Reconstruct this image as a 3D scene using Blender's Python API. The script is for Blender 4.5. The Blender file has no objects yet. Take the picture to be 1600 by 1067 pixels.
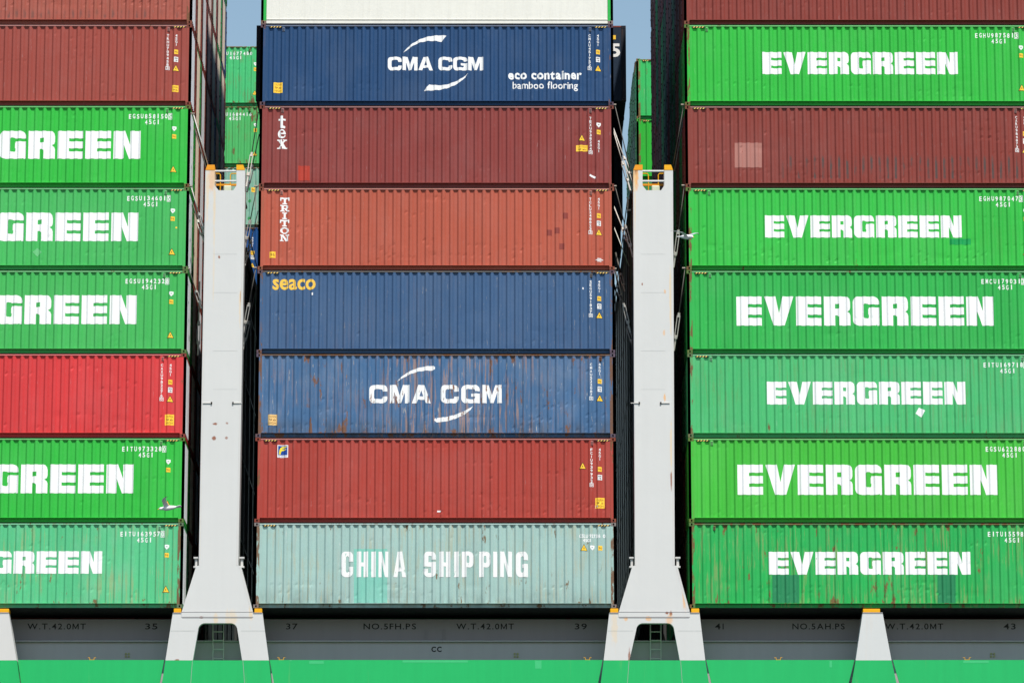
import bpy, bmesh, math, random
from mathutils import Vector, Matrix, geometry

# ------------------------------------------------------------------ camera, sky, sun, exposure
S = bpy.context.scene
COL = S.collection
F, PITCH, YAW, ROLL = 6377.82, 0.21403996, 0.00345671, -0.00043578
CAM = Vector((8.21598, -135.71128, -20.36420))
FW = Vector((math.sin(YAW)*math.cos(PITCH), math.cos(YAW)*math.cos(PITCH), math.sin(PITCH)))
RT0 = Vector((math.cos(YAW), -math.sin(YAW), 0)); UP0 = RT0.cross(FW)
RT = RT0*math.cos(ROLL)+UP0*math.sin(ROLL); UP = UP0*math.cos(ROLL)-RT0*math.sin(ROLL)
cam = bpy.data.objects.new("camera", bpy.data.cameras.new("camera")); COL.objects.link(cam)
cam.data.lens = 36*F/1600; cam.data.sensor_width = 36; cam.data.sensor_fit = 'HORIZONTAL'
cam.data.clip_start = 1; cam.data.clip_end = 12000
m = Matrix((RT, UP, -FW)).transposed().to_4x4(); m.translation = CAM
cam.matrix_world = m
S.camera = cam

SUN_AZ, SUN_EL = math.radians(19.0), math.radians(59)
W = bpy.data.worlds.new("World"); S.world = W; W.use_nodes = True
nt = W.node_tree; nt.nodes.clear()
sky = nt.nodes.new("ShaderNodeTexSky"); sky.sky_type = 'NISHITA'; sky.sun_disc = False
sky.sun_elevation = SUN_EL; sky.sun_rotation = math.pi-SUN_AZ
sky.air_density = 1.7; sky.dust_density = 0.6; sky.ozone_density = 3.2; sky.altitude = 10
bg = nt.nodes.new("ShaderNodeBackground"); bg.inputs[1].default_value = 0.11
wo = nt.nodes.new("ShaderNodeOutputWorld")
nt.links.new(sky.outputs[0], bg.inputs[0]); nt.links.new(bg.outputs[0], wo.inputs[0])
sd = bpy.data.lights.new("sun", 'SUN'); sd.energy = 5.0; sd.angle = math.radians(0.5); sd.color = (1, .945, .865)
sun = bpy.data.objects.new("sun", sd); COL.objects.link(sun)
SDIR = Vector((math.sin(SUN_AZ)*math.cos(SUN_EL), -math.cos(SUN_AZ)*math.cos(SUN_EL), math.sin(SUN_EL)))
sun.rotation_euler = SDIR.to_track_quat('Z', 'Y').to_euler(); sun.location = (20, -60, 90)
S.view_settings.view_transform = 'Standard'; S.view_settings.look = 'None'
S.view_settings.exposure = 0.13; S.view_settings.gamma = 1

def P(u, v, Y):
    """real-world point on the plane y = Y that stands where pixel (u, v) of the 1600 px photograph looks"""
    d = FW + RT*((u-800)/F) + UP*((533.5-v)/F)
    return CAM + d*((Y-CAM.y)/d.y)

# ------------------------------------------------------------------ materials
def srgb(r, g, b, k=1.0):
    f = lambda c: ((c/255+.055)/1.055)**2.4 if c > 10 else c/255/12.92
    return tuple(f(c)*k for c in (r, g, b))

class NT:
    def __init__(s, name):
        s.m = bpy.data.materials.new(name); s.m.use_nodes = True
        s.t = s.m.node_tree; s.t.nodes.clear()
        s.out = s.n("ShaderNodeOutputMaterial"); s.b = s.n("ShaderNodeBsdfPrincipled")
        s.t.links.new(s.b.outputs[0], s.out.inputs[0])
    def n(s, ty, **kw):
        n = s.t.nodes.new(ty)
        for k, v in kw.items(): setattr(n, k, v)
        return n
    def put(s, sock, v):
        if isinstance(v, bpy.types.NodeSocket): s.t.links.new(v, sock)
        else:
            if hasattr(sock.default_value, '__len__') and len(sock.default_value) == 4 and len(v) == 3: v = (*v, 1)
            sock.default_value = v
    def math(s, op, a, b=0.0, c=None, clamp=False):
        n = s.n("ShaderNodeMath", operation=op, use_clamp=clamp)
        s.put(n.inputs[0], a); s.put(n.inputs[1], b)
        if c is not None: s.put(n.inputs[2], c)
        return n.outputs[0]
    def mix(s, f, a, b, bt='MIX'):
        n = s.n("ShaderNodeMix", data_type='RGBA', blend_type=bt)
        s.put(n.inputs[0], f); s.put(n.inputs[6], a); s.put(n.inputs[7], b)
        return n.outputs[2]
    def noise(s, vec, scale, detail=3, rough=.5):
        n = s.n("ShaderNodeTexNoise"); s.put(n.inputs['Vector'], vec)
        n.inputs['Scale'].default_value = scale; n.inputs['Detail'].default_value = detail; n.inputs['Roughness'].default_value = rough
        return n.outputs[0]
    def step(s, v, a, b):
        n = s.n("ShaderNodeMapRange", interpolation_type='SMOOTHSTEP'); n.clamp = True
        s.put(n.inputs[0], v); s.put(n.inputs[1], a); s.put(n.inputs[2], b); s.put(n.inputs[3], 0.0); s.put(n.inputs[4], 1.0)
        return n.outputs[0]
    def mapped(s, co, scale, loc=(0, 0, 0)):
        n = s.n("ShaderNodeMapping"); s.put(n.inputs[0], co); n.inputs['Scale'].default_value = scale; n.inputs['Location'].default_value = loc
        return n.outputs[0]

RUST = srgb(96, 60, 40); RUSTL = srgb(130, 92, 64)
SEED = [0]
def paint(name, col, rough=.55, var=.07, streak=.10, flecks=0.0, rust=0.0, grime=.0, sheets=True, spec=.2,
          pale=None, scuff=None, dust=0.0, fine=.04, rustcol=None, washcol=None, rscale=3.1, rz=.30, washx=None, chalk=0.0):
    SEED[0] += 1; sd = SEED[0]*7.31
    k = NT(name); tc = k.n("ShaderNodeTexCoord"); co = tc.outputs['Object']
    pm = k.mapped(co, (1, 1, 1), (sd, sd*.37, sd*.71))
    sep = k.n("ShaderNodeSeparateXYZ"); k.put(sep.inputs[0], co); X, Z = sep.outputs[0], sep.outputs[2]
    n1 = k.noise(pm, .45, 4); n2 = k.noise(k.mapped(pm, (1, 1, .10)), 5.5, 3); n3 = k.noise(pm, 22, 2)
    val = k.math('MULTIPLY_ADD', n1, 2*var, 1-var)
    val = k.math('ADD', val, k.math('MULTIPLY_ADD', n2, 2*streak, -streak))
    val = k.math('ADD', val, k.math('MULTIPLY_ADD', n3, 2*fine, -fine))
    if sheets:
        wn = k.n("ShaderNodeTexWhiteNoise", noise_dimensions='1D')
        k.put(wn.inputs['W'], k.math('ADD', k.math('FLOOR', k.math('DIVIDE', X, 1.112)), sd))
        val = k.math('ADD', val, k.math('MULTIPLY_ADD', wn.outputs[0], .07, -.035))
    sc = k.n("ShaderNodeVectorMath", operation='SCALE'); sc.inputs[0].default_value = col; k.put(sc.inputs['Scale'], val)
    c = sc.outputs[0]
    if chalk:   # sun-bleached chalky paint in large soft clouds
        nc = k.noise(k.mapped(pm, (.6, 1, .35)), 1.4, 4, .6)
        c = k.mix(k.math('MULTIPLY', k.step(nc, .42, .72), chalk), c, tuple(min(1, x*.6+.22) for x in col))
    if flecks:
        nf = k.noise(k.mapped(pm, (1, 1, .13)), 15, 4, .68)
        mf = k.math('MULTIPLY', k.step(nf, .635, .72), flecks)
        c = k.mix(mf, c, pale or tuple(min(1, x*.7+.20) for x in col))
    if grime:
        ng = k.noise(k.mapped(pm, (1, 1, .3)), 3, 4, .6)
        zb = k.step(Z, .85, .12)
        c = k.mix(k.math('MULTIPLY', k.math('MULTIPLY', zb, k.step(ng, .35, .7)), grime), c, (.07, .06, .05))
    if dust:
        nd = k.noise(k.mapped(pm, (1, 1, .08)), 9, 3, .6)
        c = k.mix(k.math('MULTIPLY', k.step(nd, .5, .75), dust), c, (.42, .39, .34))
    if scuff:
        (x0, x1, z0, z1, amt) = scuff
        wv = k.math('PINGPONG', k.math('SUBTRACT', X, .258+.02), .139)       # scraped along the proud ribs
        rib = k.step(wv, .055, .03)
        band = k.math('MULTIPLY', k.math('MULTIPLY', k.step(X, x0, x0+.3), k.step(X, x1, x1-.3)),
                      k.math('MULTIPLY', k.step(Z, z0, z0+.1), k.step(Z, z1, z1-.25)))
        ns = k.noise(k.mapped(pm, (1.6, 1, .7)), 2.2, 3, .6)
        c = k.mix(k.math('MULTIPLY', k.math('MULTIPLY', rib, band), k.math('MULTIPLY', k.step(ns, .34, .62), amt)), c, (.085, .072, .068))
    ro = rough
    if rust:
        nr = k.noise(k.mapped(pm, (1.0, 1, rz)), rscale, 7, .68)
        nr2 = k.noise(pm, 1.1, 2)
        zb = k.step(Z, .55, .1); zt = k.step(Z, 2.4, 2.85)
        a = k.math('ADD', k.math('ADD', nr, k.math('MULTIPLY', zb, .07)), k.math('MULTIPLY_ADD', nr2, .16, -.08))
        a = k.math('ADD', a, k.math('MULTIPLY', zt, .03))
        th = .715-.20*rust
        mk = k.step(a, th, th+.05)
        rc = k.mix(k.noise(pm, 16, 3), rustcol or RUST, RUSTL)
        # a pale brown wash running down below every rust spot
        nw = k.noise(k.mapped(pm, (1, 1, .07)), 11, 4, .65); nx = k.step(k.noise(pm, .8, 2), .38, .58)
        if washx: nx = k.math('MAXIMUM', k.math('MULTIPLY', nx, .35), k.math('MULTIPLY', k.step(X, washx[0], washx[0]+1.6), k.step(X, washx[1], washx[1]-2.0)))
        c = k.mix(k.math('MULTIPLY', k.math('MULTIPLY', k.step(nw, .50, .62), nx), min(.85, rust*1.15)), c, washcol or RUSTL)
        c = k.mix(k.math('MULTIPLY', mk, .92), c, rc)
        ro = k.math('ADD', k.math('MULTIPLY', mk, .3), rough)
    k.put(k.b.inputs['Base Color'], c); k.put(k.b.inputs['Roughness'], ro)
    k.b.inputs['Specular IOR Level'].default_value = spec
    bp = k.n("ShaderNodeBump"); bp.inputs['Strength'].default_value = .35; bp.inputs['Distance'].default_value = .012
    k.put(bp.inputs['Height'], k.noise(pm, 5, 4, .6)); k.put(k.b.inputs['Normal'], bp.outputs[0])
    return k.m

def lettermat(name, col, under, wear=.0):
    """lettering paint: chipped and rubbed through to the paint below where worn"""
    SEED[0] += 1; sd = SEED[0]*5.17
    k = NT(name); tc = k.n("ShaderNodeTexCoord"); pm = k.mapped(tc.outputs['Object'], (1, 1, 1), (sd, 0, sd*.4))
    n1 = k.noise(k.mapped(pm, (1.6, 1, .3)), 6.5, 6, .7); n2 = k.noise(pm, 1.3, 3)
    sc = k.n("ShaderNodeVectorMath", operation='SCALE'); sc.inputs[0].default_value = col
    k.put(sc.inputs['Scale'], k.math('MULTIPLY_ADD', n2, .10, .95))
    th = .76-.26*wear
    c = k.mix(k.step(n1, th, th+.05), sc.outputs[0], under)
    k.put(k.b.inputs['Base Color'], c); k.b.inputs['Roughness'].default_value = .5; k.b.inputs['Specular IOR Level'].default_value = .3
    return k.m

def steel(name, col, streak=.05, rust=.0, rough=.5, spots=()):
    SEED[0] += 1; sd = SEED[0]*3.7
    k = NT(name); tc = k.n("ShaderNodeTexCoord"); co = tc.outputs['Object']; pm = k.mapped(co, (1, 1, 1), (sd, sd*.2, sd*.6))
    n1 = k.noise(pm, .5, 4); n2 = k.noise(k.mapped(pm, (1, 1, .06)), 4, 4, .6)
    val = k.math('ADD', k.math('MULTIPLY_ADD', n1, .06, .97), k.math('MULTIPLY_ADD', n2, 2*streak, -streak))
    sc = k.n("ShaderNodeVectorMath", operation='SCALE'); sc.inputs[0].default_value = col; k.put(sc.inputs['Scale'], val)
    c = sc.outputs[0]
    if rust:
        nw = k.noise(k.mapped(pm, (1, 1, .07)), 3.4, 5, .65)
        c = k.mix(k.math('MULTIPLY', k.step(nw, .60, .82), .5*min(1, rust*1.4)), c, srgb(214, 168, 116))
        nr = k.noise(k.mapped(pm, (1, 1, .45)), 4.6, 7, .7)
        c = k.mix(k.math('MULTIPLY', k.step(nr, .86-.22*rust, .94-.22*rust), .85), c, srgb(150, 84, 46))
    if spots:   # single rust stains: (x, z, half width, half height, strength, colour)
        sep = k.n("ShaderNodeSeparateXYZ"); k.put(sep.inputs[0], co); nz = k.noise(k.mapped(pm, (1, 1, .35)), 9, 4, .65)
        for x, z, rx, rz, am, cc in spots:
            u = k.math('DIVIDE', k.math('SUBTRACT', sep.outputs[0], x), rx); v = k.math('DIVIDE', k.math('SUBTRACT', sep.outputs[2], z), rz)
            d = k.math('ADD', k.math('SQRT', k.math('ADD', k.math('MULTIPLY', u, u), k.math('MULTIPLY', v, v))), k.math('MULTIPLY_ADD', nz, 1.6, -.8))
            c = k.mix(k.math('MULTIPLY', k.step(d, 1.0, .45), am), c, cc)
    k.put(k.b.inputs['Base Color'], c); k.b.inputs['Roughness'].default_value = rough; k.b.inputs['Specular IOR Level'].default_value = .35
    bp = k.n("ShaderNodeBump"); bp.inputs['Strength'].default_value = .25; bp.inputs['Distance'].default_value = .02
    k.put(bp.inputs['Height'], k.noise(pm, 1.6, 4, .6)); k.put(k.b.inputs['Normal'], bp.outputs[0])
    return k.m

WHITE = (.86, .86, .855); YEL = srgb(255, 206, 64)
M = {}
M['hole'] = steel('casting_hollow', (.012, .010, .009), rough=.9)
M['yellow'] = lettermat('yellow_vinyl', YEL, srgb(190, 120, 60), .25)
M['stripe'] = lettermat('striped_vinyl', srgb(255, 214, 110), srgb(190, 140, 70), .3)
M['paleyellow'] = lettermat('faded_yellow_vinyl', srgb(236, 196, 130), srgb(150, 110, 80), .4)
M['white'] = lettermat('white_vinyl', WHITE, (.5, .5, .5), .2)
M['greywhite'] = lettermat('greyed_vinyl', (.55, .52, .55), (.4, .3, .3), .3)
M['black'] = lettermat('black_vinyl', (.02, .02, .022), (.1, .1, .1), .0)
M['brownink'] = lettermat('brown_ink', (.22, .10, .03), (.3, .2, .05), .0)
M['ship_white'] = steel('ship_white_paint', (.60, .61, .60), .035, .20)
M['ship_white_rusty'] = steel('rusty_ship_white_paint', (.60, .59, .57), .06, .52)
M['ship_green'] = steel('ship_green_paint', srgb(30, 194, 106, .80), .09, .24)
M['ship_grey'] = steel('ship_grey_paint', (.42, .395, .40), .07, .05)
M['ship_darkgrey'] = steel('ship_dark_grey_paint', (.285, .27, .28), .07, .05)
M['bridge'] = steel('lashing_bridge_paint', (.045, .047, .047), .08, .30)
M['yellowpaint'] = steel('yellow_safety_paint', srgb(250, 180, 10, .85), .05, .25)
M['yellowrusty'] = steel('rusty_yellow_safety_paint', srgb(245, 160, 20, .85), .05, .75)
M['rod'] = steel('dark_galvanised_rod', (.10, .095, .085), .06, .45)
M['knob'] = steel('weathered_hook_steel', (.30, .25, .20), .06, .5)
M['turn'] = steel('pale_galvanised_turnbuckle', (.60, .58, .54), .06, .40)
M['bitumen'] = steel('black_bitumen_coating', (.012, .012, .012), .05, 0, .8)
M['ink'] = steel('black_stencil_paint', (.012, .013, .014), .02, 0, .6)
M['hull'] = steel('hull_green_paint', srgb(40, 185, 105, .8), .05, .10)

# ------------------------------------------------------------------ mesh helpers
class MB:
    def __init__(s): s.v = []; s.f = []; s.mi = []
    def face(s, idx, mi=0): s.f.append(idx); s.mi.append(mi)
    def add(s, vs, fs, mi=0):
        o = len(s.v); s.v += [tuple(p) for p in vs]
        for f in fs: s.f.append([i+o for i in f]); s.mi.append(mi)
        return s
    def box(s, a, b, mi=0, bev=0.0):
        (x0, y0, z0), (x1, y1, z1) = a, b
        if bev:
            bm = bmesh.new(); bmesh.ops.create_cube(bm, size=1)
            for v in bm.verts: v.co = Vector(((x0+x1)/2+v.co.x*(x1-x0), (y0+y1)/2+v.co.y*(y1-y0), (z0+z1)/2+v.co.z*(z1-z0)))
            bmesh.ops.bevel(bm, geom=bm.edges[:], offset=bev, segments=1, affect='EDGES')
            bm.verts.index_update(); s.add([v.co[:] for v in bm.verts], [[v.index for v in f.verts] for f in bm.faces], mi); bm.free(); return s
        return s.add([(x0, y0, z0), (x1, y0, z0), (x1, y1, z0), (x0, y1, z0), (x0, y0, z1), (x1, y0, z1), (x1, y1, z1), (x0, y1, z1)],
                     [[0, 3, 2, 1], [4, 5, 6, 7], [0, 1, 5, 4], [1, 2, 6, 5], [2, 3, 7, 6], [3, 0, 4, 7]], mi)
    def tube(s, pts, r, n=8, mi=0, cap=True):
        pts = [Vector(p) for p in pts]; rings = []; o = len(s.v)
        rr = r if isinstance(r, (list, tuple)) else [r]*len(pts)
        for i, p in enumerate(pts):
            d = (pts[min(i+1, len(pts)-1)]-pts[max(i-1, 0)]).normalized()
            a = d.cross(Vector((0, 1, 0)) if abs(d.y) < .9 else Vector((1, 0, 0))).normalized(); b = d.cross(a)
            for k in range(n):
                t = 2*math.pi*k/n; s.v.append(tuple(p+(a*math.cos(t)+b*math.sin(t))*rr[i]))
        for i in range(len(pts)-1):
            for k in range(n):
                k2 = (k+1) % n; s.f.append([o+i*n+k, o+i*n+k2, o+(i+1)*n+k2, o+(i+1)*n+k]); s.mi.append(mi)
        if cap:
            s.f.append([o+k for k in range(n)][::-1]); s.mi.append(mi)
            s.f.append([o+(len(pts)-1)*n+k for k in range(n)]); s.mi.append(mi)
        return s
    def prism(s, poly, y0, y1, holes=(), mi=0, sides=True):
        """poly: (x,z) outline (with holes) extruded from y0 (front) to y1"""
        loops = [list(poly)]+[list(h) for h in holes]
        tris = geometry.tessellate_polygon([[Vector((x, z, 0)) for x, z in l] for l in loops])
        flat = [p for l in loops for p in l]; n = len(flat); o = len(s.v)
        s.v += [(x, y0, z) for x, z in flat]+[(x, y1, z) for x, z in flat]
        for t in tris:
            a, b, c = [flat[i] for i in t]
            ccw = (b[0]-a[0])*(c[1]-a[1])-(b[1]-a[1])*(c[0]-a[0]) > 0
            t = list(t) if ccw else list(t)[::-1]
            s.f.append([o+i for i in t]); s.mi.append(mi); s.f.append([o+n+i for i in t[::-1]]); s.mi.append(mi)
        st = 0
        for l in loops:
            L_ = len(l)
            for i in range(L_):
                j = (i+1) % L_; s.f.append([o+st+i, o+n+st+i, o+n+st+j, o+st+j]); s.mi.append(mi)
            st += L_
        return s
    def mesh(s, name, mats, smooth=False, fix=True):
        me = bpy.data.meshes.new(name); me.from_pydata(s.v, [], s.f)
        for mm in (mats if isinstance(mats, (list, tuple)) else [mats]): me.materials.append(mm)
        if any(s.mi): me.polygons.foreach_set('material_index', s.mi)
        if fix:
            bm = bmesh.new(); bm.from_mesh(me); bmesh.ops.recalc_face_normals(bm, faces=bm.faces); bm.to_mesh(me); bm.free()
        if smooth: me.polygons.foreach_set('use_smooth', [True]*len(me.polygons))
        me.update(); return me
    def build(s, name, mats, parent=None, smooth=False, fix=True):
        return obj(name, s.mesh(name, mats, smooth, fix), parent)

def obj(name, me, parent=None, mats=None):
    o = bpy.data.objects.new(name, me); COL.objects.link(o)
    if parent: o.parent = parent
    if mats:
        for i, mm in enumerate(mats):
            o.material_slots[i].link = 'OBJECT'; o.material_slots[i].material = mm
    return o
def tag(o, label, cat, group=None, kind=None):
    if label: o['label'] = label
    if cat: o['category'] = cat
    if group: o['group'] = group
    if kind: o['kind'] = kind
    return o
def thing(name, loc, label, cat, group=None):
    o = bpy.data.objects.new(name, None); COL.objects.link(o); o.location = loc; o.empty_display_size = .3
    return tag(o, label, cat, group)

# ------------------------------------------------------------------ container geometry
L, WD, H, TP = 12.192, 2.438, 2.896, 2.90982
GL, GR = 2.38416, 2.45809
ROW = 2.50
PX0, PX1, PZ0, PZ1 = .185, L-.185, .165, H-.074      # corrugated field
YO, YI = .010, .060                                   # proud and sunk faces of the ribs
def breaks():
    xs = [(PX0, 0)]; x = PX0+.073; n = 42; per = (PX1-PX0-.146)/n
    for i in range(n):
        k = per/.278
        xs += [(x, 0), (x+.056*k, 1), (x+.152*k, 1), (x+.208*k, 0)]; x += per
    xs.append((PX1, 0)); return xs
XB = breaks(); XV = [b[0] for b in XB]
ZV = [PZ0+(PZ1-PZ0)*i/30 for i in range(31)]
class Skin:
    """the outer surface of one corrugated side: ribs plus this container's own dents"""
    def __init__(s, seed, dents=14, amp=.010, extra=()):
        r = random.Random(seed); s.d = list(extra); s.a = [r.uniform(0, 6.28) for _ in range(4)]
        for _ in range(dents):
            low = r.random() < .6
            s.d.append((r.uniform(.5, L-.5), r.uniform(.25, .9) if low else r.uniform(.9, 2.6), r.uniform(.06, .35), r.uniform(.08, .25), r.uniform(-.2, .6)*amp))
            xc = r.choice(XV[2:-2]); zc = s.d[-1][1]                     # knocks on the proud ribs, often in a row
            for q in range(r.randint(1, 4)): s.d.append((xc+.278*q, zc+r.uniform(-.05, .05), .04, .05, r.uniform(.5, 1.2)*amp))
    def base(s, x):
        if x <= PX0 or x >= PX1: return YO
        import bisect
        i = min(max(bisect.bisect_right(XV, x)-1, 0), len(XV)-2)
        t = (x-XV[i])/(XV[i+1]-XV[i]); k = XB[i][1]*(1-t)+XB[i+1][1]*t
        return YO+(YI-YO)*k
    def dent(s, x, z):
        y = .0025*math.sin(x*.9+s.a[0])*math.sin(z*1.7+s.a[1])+.0018*math.sin(x*2.3+s.a[2])
        for cx, cz, sx, sz, am in s.d:
            e = ((x-cx)/sx)**2+((z-cz)/sz)**2
            if e < 9: y += am*math.exp(-e)
        w = min(1, (z-PZ0)/.12, (PZ1-z)/.12, (x-PX0)/.1, (PX1-x)/.1); return y*max(0, w)
    def y(s, x, z): return s.base(x)+s.dent(x, z)
    def mesh(s):
        b = MB(); nz = len(ZV)
        for x, _ in XB:
            for z in ZV: b.v.append((x, s.y(x, z), z))
        for i in range(len(XB)-1):
            for j in range(nz-1): b.f.append([i*nz+j, (i+1)*nz+j, (i+1)*nz+j+1, i*nz+j+1]); b.mi.append(0)
        return b

def casting(cx, cz, y=0.0):
    """a corner casting with its oval lashing hole, front view"""
    b = MB(); w, h = .178, .118; x0, x1, z0, z1 = cx, cx+w, cz, cz+h
    hole = [(x0+w/2+.030*math.cos(t), z0+h/2+.041*math.sin(t)) for t in [2*math.pi*k/10 for k in range(10)]]
    b.prism([(x0, z0), (x1, z0), (x1, z1), (x0, z1)], y-.004, y+.16, [hole])
    b.add([(x0+.01, y+.05, z0+.01), (x1-.01, y+.05, z0+.01), (x1-.01, y+.05, z1-.01), (x0+.01, y+.05, z1-.01)], [[0, 1, 2, 3]], 1)
    return b
CORN = [(0, 0), (L-.178, 0), (0, H-.118), (L-.178, H-.118)]
def mshared(name, b, n=1, smooth=False): return b.mesh(name, [M['ship_white']]*n, smooth)
CAST_ME = [mshared('corner_casting', casting(x, z), 2) for x, z in CORN]
POST_ME = []
for x in (0, L-.185):
    b = MB().box((x, 0, .118), (x+.185, .15, H-.118)); POST_ME.append(mshared('corner_post', b))
TRAIL_ME = mshared('top_rail', MB().box((.178, .002, H-.076), (L-.178, .076, H-.028), 0, .004))
b = MB()
b.box((.178, .125, .012), (L-.178, .14, PZ0+.004)).box((.178, .080, .022), (L-.178, .125, .040)).box((.178, .004, PZ0-.012), (L-.178, .125, PZ0+.001))
BRAIL_ME = mshared('bottom_rail', b)
b = MB().box((.02, .15, .03), (L-.02, WD, H-.02)).box((.19, .075, PZ0+.01), (L-.19, .149, H-.075))
SHELL_ME = mshared('shell', b)
YS = 1.52                                             # where the ribbed leaf of an end ends and the smooth one begins
def end_mesh(side):
    """the ribbed leaf of the end on the +x (side=1) or -x (side=-1) side"""
    b = MB(); xo = L if side > 0 else 0; sg = side; n = 5; y0, y1 = .15, YS; per = (y1-y0)/n; pr = []
    for i in range(n):
        y = y0+i*per; pr += [(y, 0), (y+per*.3, 0), (y+per*.55, 1), (y+per*.7, 1)]
    pr.append((y1, 0))
    for y, k in pr:
        for z in (.20, H-.14): b.v.append((xo-sg*(.004+.036*k), y, z))
    for i in range(len(pr)-1): b.f.append([2*i, 2*i+2, 2*i+3, 2*i+1]); b.mi.append(0)
    return b
END_ME = {s: mshared('end_wall', end_mesh(s)) for s in (1, -1)}
def end_leaf(side):
    xo = L if side > 0 else 0; a, c = sorted((xo-side*.09, xo-side*.004)); b = MB().box((a, YS+.01, .20), (c, WD-.16, H-.14))
    for y in (YS+.06, 2.22):
        for z in (.35, .8, 1.35, 1.9, 2.5):
            p, q_ = sorted((xo-side*.02, xo+side*.020)); b.box((p, y-.03, z-.03), (q_, y+.03, z+.03), 1)
    return b
LEAF_ME = {s: mshared('door_leaf', end_leaf(s), 2) for s in (1, -1)}
def end_frame(side):
    b = MB(); sg = side; xo = L if side > 0 else 0
    a, c = sorted((xo-sg*.09, xo)); d, e = sorted((xo-sg*.09, xo-sg*.03))
    b.box((a, .0, .118), (c, .14, H-.118)).box((a, WD-.15, .118), (c, WD-.001, H-.118))
    b.box((d, .14, 0.01), (e, WD, .195)).box((d, .14, H-.135), (e, WD, H-.004))
    return b
b = MB().box((.179, .088, .003), (L-.179, WD-.18, .0112))
UNDER_ME = mshared('underside', b)
ENDF_ME = {s: mshared('end_frame', end_frame(s)) for s in (1, -1)}
# --- two-dimensional glyph shapes -----------------------------------------------------------
def rect(x0, z0, x1, z1): return [(x0, z0), (x1, z0), (x1, z1), (x0, z1)]
def rrect(x0, z0, x1, z1, r, rz=None, n=5):
    rz = rz or r; out = []
    for cx, cz, a in ((x1-r, z0+rz, -90), (x1-r, z1-rz, 0), (x0+r, z1-rz, 90), (x0+r, z0+rz, 180)):
        for i in range(n+1):
            t = math.radians(a+90*i/n); out.append((cx+r*math.cos(t), cz+rz*math.sin(t)))
    return out
def ell(cx, cz, rx, rz, n=24, a0=0, a1=360): return [(cx+rx*math.cos(math.radians(a0+(a1-a0)*i/n)), cz+rz*math.sin(math.radians(a0+(a1-a0)*i/n))) for i in range(n+(a1-a0 != 360))]
# each glyph: (width, positive, negative, added)
HEAVY = {
 'E': (.90, [rect(0, 0, .90, 1)], [rect(.41, .265, 1, .375), rect(.41, .625, 1, .735)], []),
 'V': (1.04, [[(0, 1), (.40, 1), (.525, .42), (.65, 1), (1.04, 1), (.72, 0), (.33, 0)]], [], []),
 'R': (.94, [[(0, 0), (.40, 0), (.40, .36), (.47, .36), (.54, .30), (.54, 0), (.94, 0), (.94, .34), (.91, .42), (.83, .475), (.91, .53), (.935, .62), (.935, .80), (.91, .91), (.85, .975), (.76, 1), (0, 1)]], [rect(.40, .59, .545, .75)], []),
 'G': (.94, [rrect(0, 0, .94, 1, .20)], [rrect(.38, .25, .57, .755, .05), rect(.5, .625, 1.0, .73)], [rect(.55, .38, .94, .58), rect(.86, 0, .94, .3)]),
 'N': (.96, [[(0, 0), (.37, 0), (.37, .50), (.56, 0), (.96, 0), (.96, 1), (.59, 1), (.59, .50), (.41, 1), (0, 1)]], [], []),
}
WIDE = {
 'C': (1.02, [rrect(0, 0, 1.02, 1, .26)], [rrect(.27, .23, .76, .77, .10), rect(.6, .365, 1.1, .635)], []),
 'G': (1.04, [rrect(0, 0, 1.04, 1, .26)], [rrect(.27, .22, .78, .78, .10), rect(.6, .5, 1.1, .66)], [rect(.56, .36, 1.04, .53), rect(.80, 0, 1.04, .4)]),
 'M': (1.10, [[(0, 0), (.25, 0), (.25, .62), (.46, 0), (.64, 0), (.85, .62), (.85, 0), (1.10, 0), (1.10, 1), (.74, 1), (.55, .42), (.36, 1), (0, 1)]], [], []),
 'A': (1.06, [[(0, 0), (.27, 0), (.345, .19), (.715, .19), (.79, 0), (1.06, 0), (.70, 1), (.36, 1)]], [[(.42, .38), (.64, .38), (.53, .72)]], []),
 ' ': (.28, [], [], []),
}
COND = {
 'C': (.46, [rrect(0, 0, .46, 1, .17, .2)], [rrect(.185, .18, .30, .82, .05, .09), rect(.25, .40, .6, .60)], []),
 'H': (.45, [rect(0, 0, .18, 1), rect(.27, 0, .45, 1), rect(0, .42, .45, .58)], [], []),
 'I': (.17, [rect(0, 0, .17, 1)], [], []),
 'N': (.44, [[(0, 0), (.14, 0), (.14, .60), (.29, 0), (.44, 0), (.44, 1), (.30, 1), (.30, .42), (.15, 1), (0, 1)]], [], []),
 'A': (.48, [[(0, 0), (.15, 0), (.18, .22), (.30, .22), (.33, 0), (.48, 0), (.33, 1), (.15, 1)]], [[(.20, .38), (.28, .38), (.24, .72)]], []),
 'S': (.46, [rrect(0, 0, .46, 1, .17, .2)], [rect(.18, .59, .295, .83), rect(.25, .59, .6, .68), rect(.165, .17, .28, .41), rect(-.1, .32, .2, .41)], []),
 'P': (.45, [rect(0, 0, .16, 1), rrect(0, .38, .45, 1, .15, .2)], [rrect(.185, .55, .285, .84, .04, .07)], [rect(0, 0, .18, 1)]),
 'G': (.46, [rrect(0, 0, .46, 1, .17, .2)], [rrect(.185, .18, .30, .82, .05, .09), rect(.25, .52, .6, .66)], [rect(.24, .36, .46, .50), rect(.36, 0, .46, .4)]),
}
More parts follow.
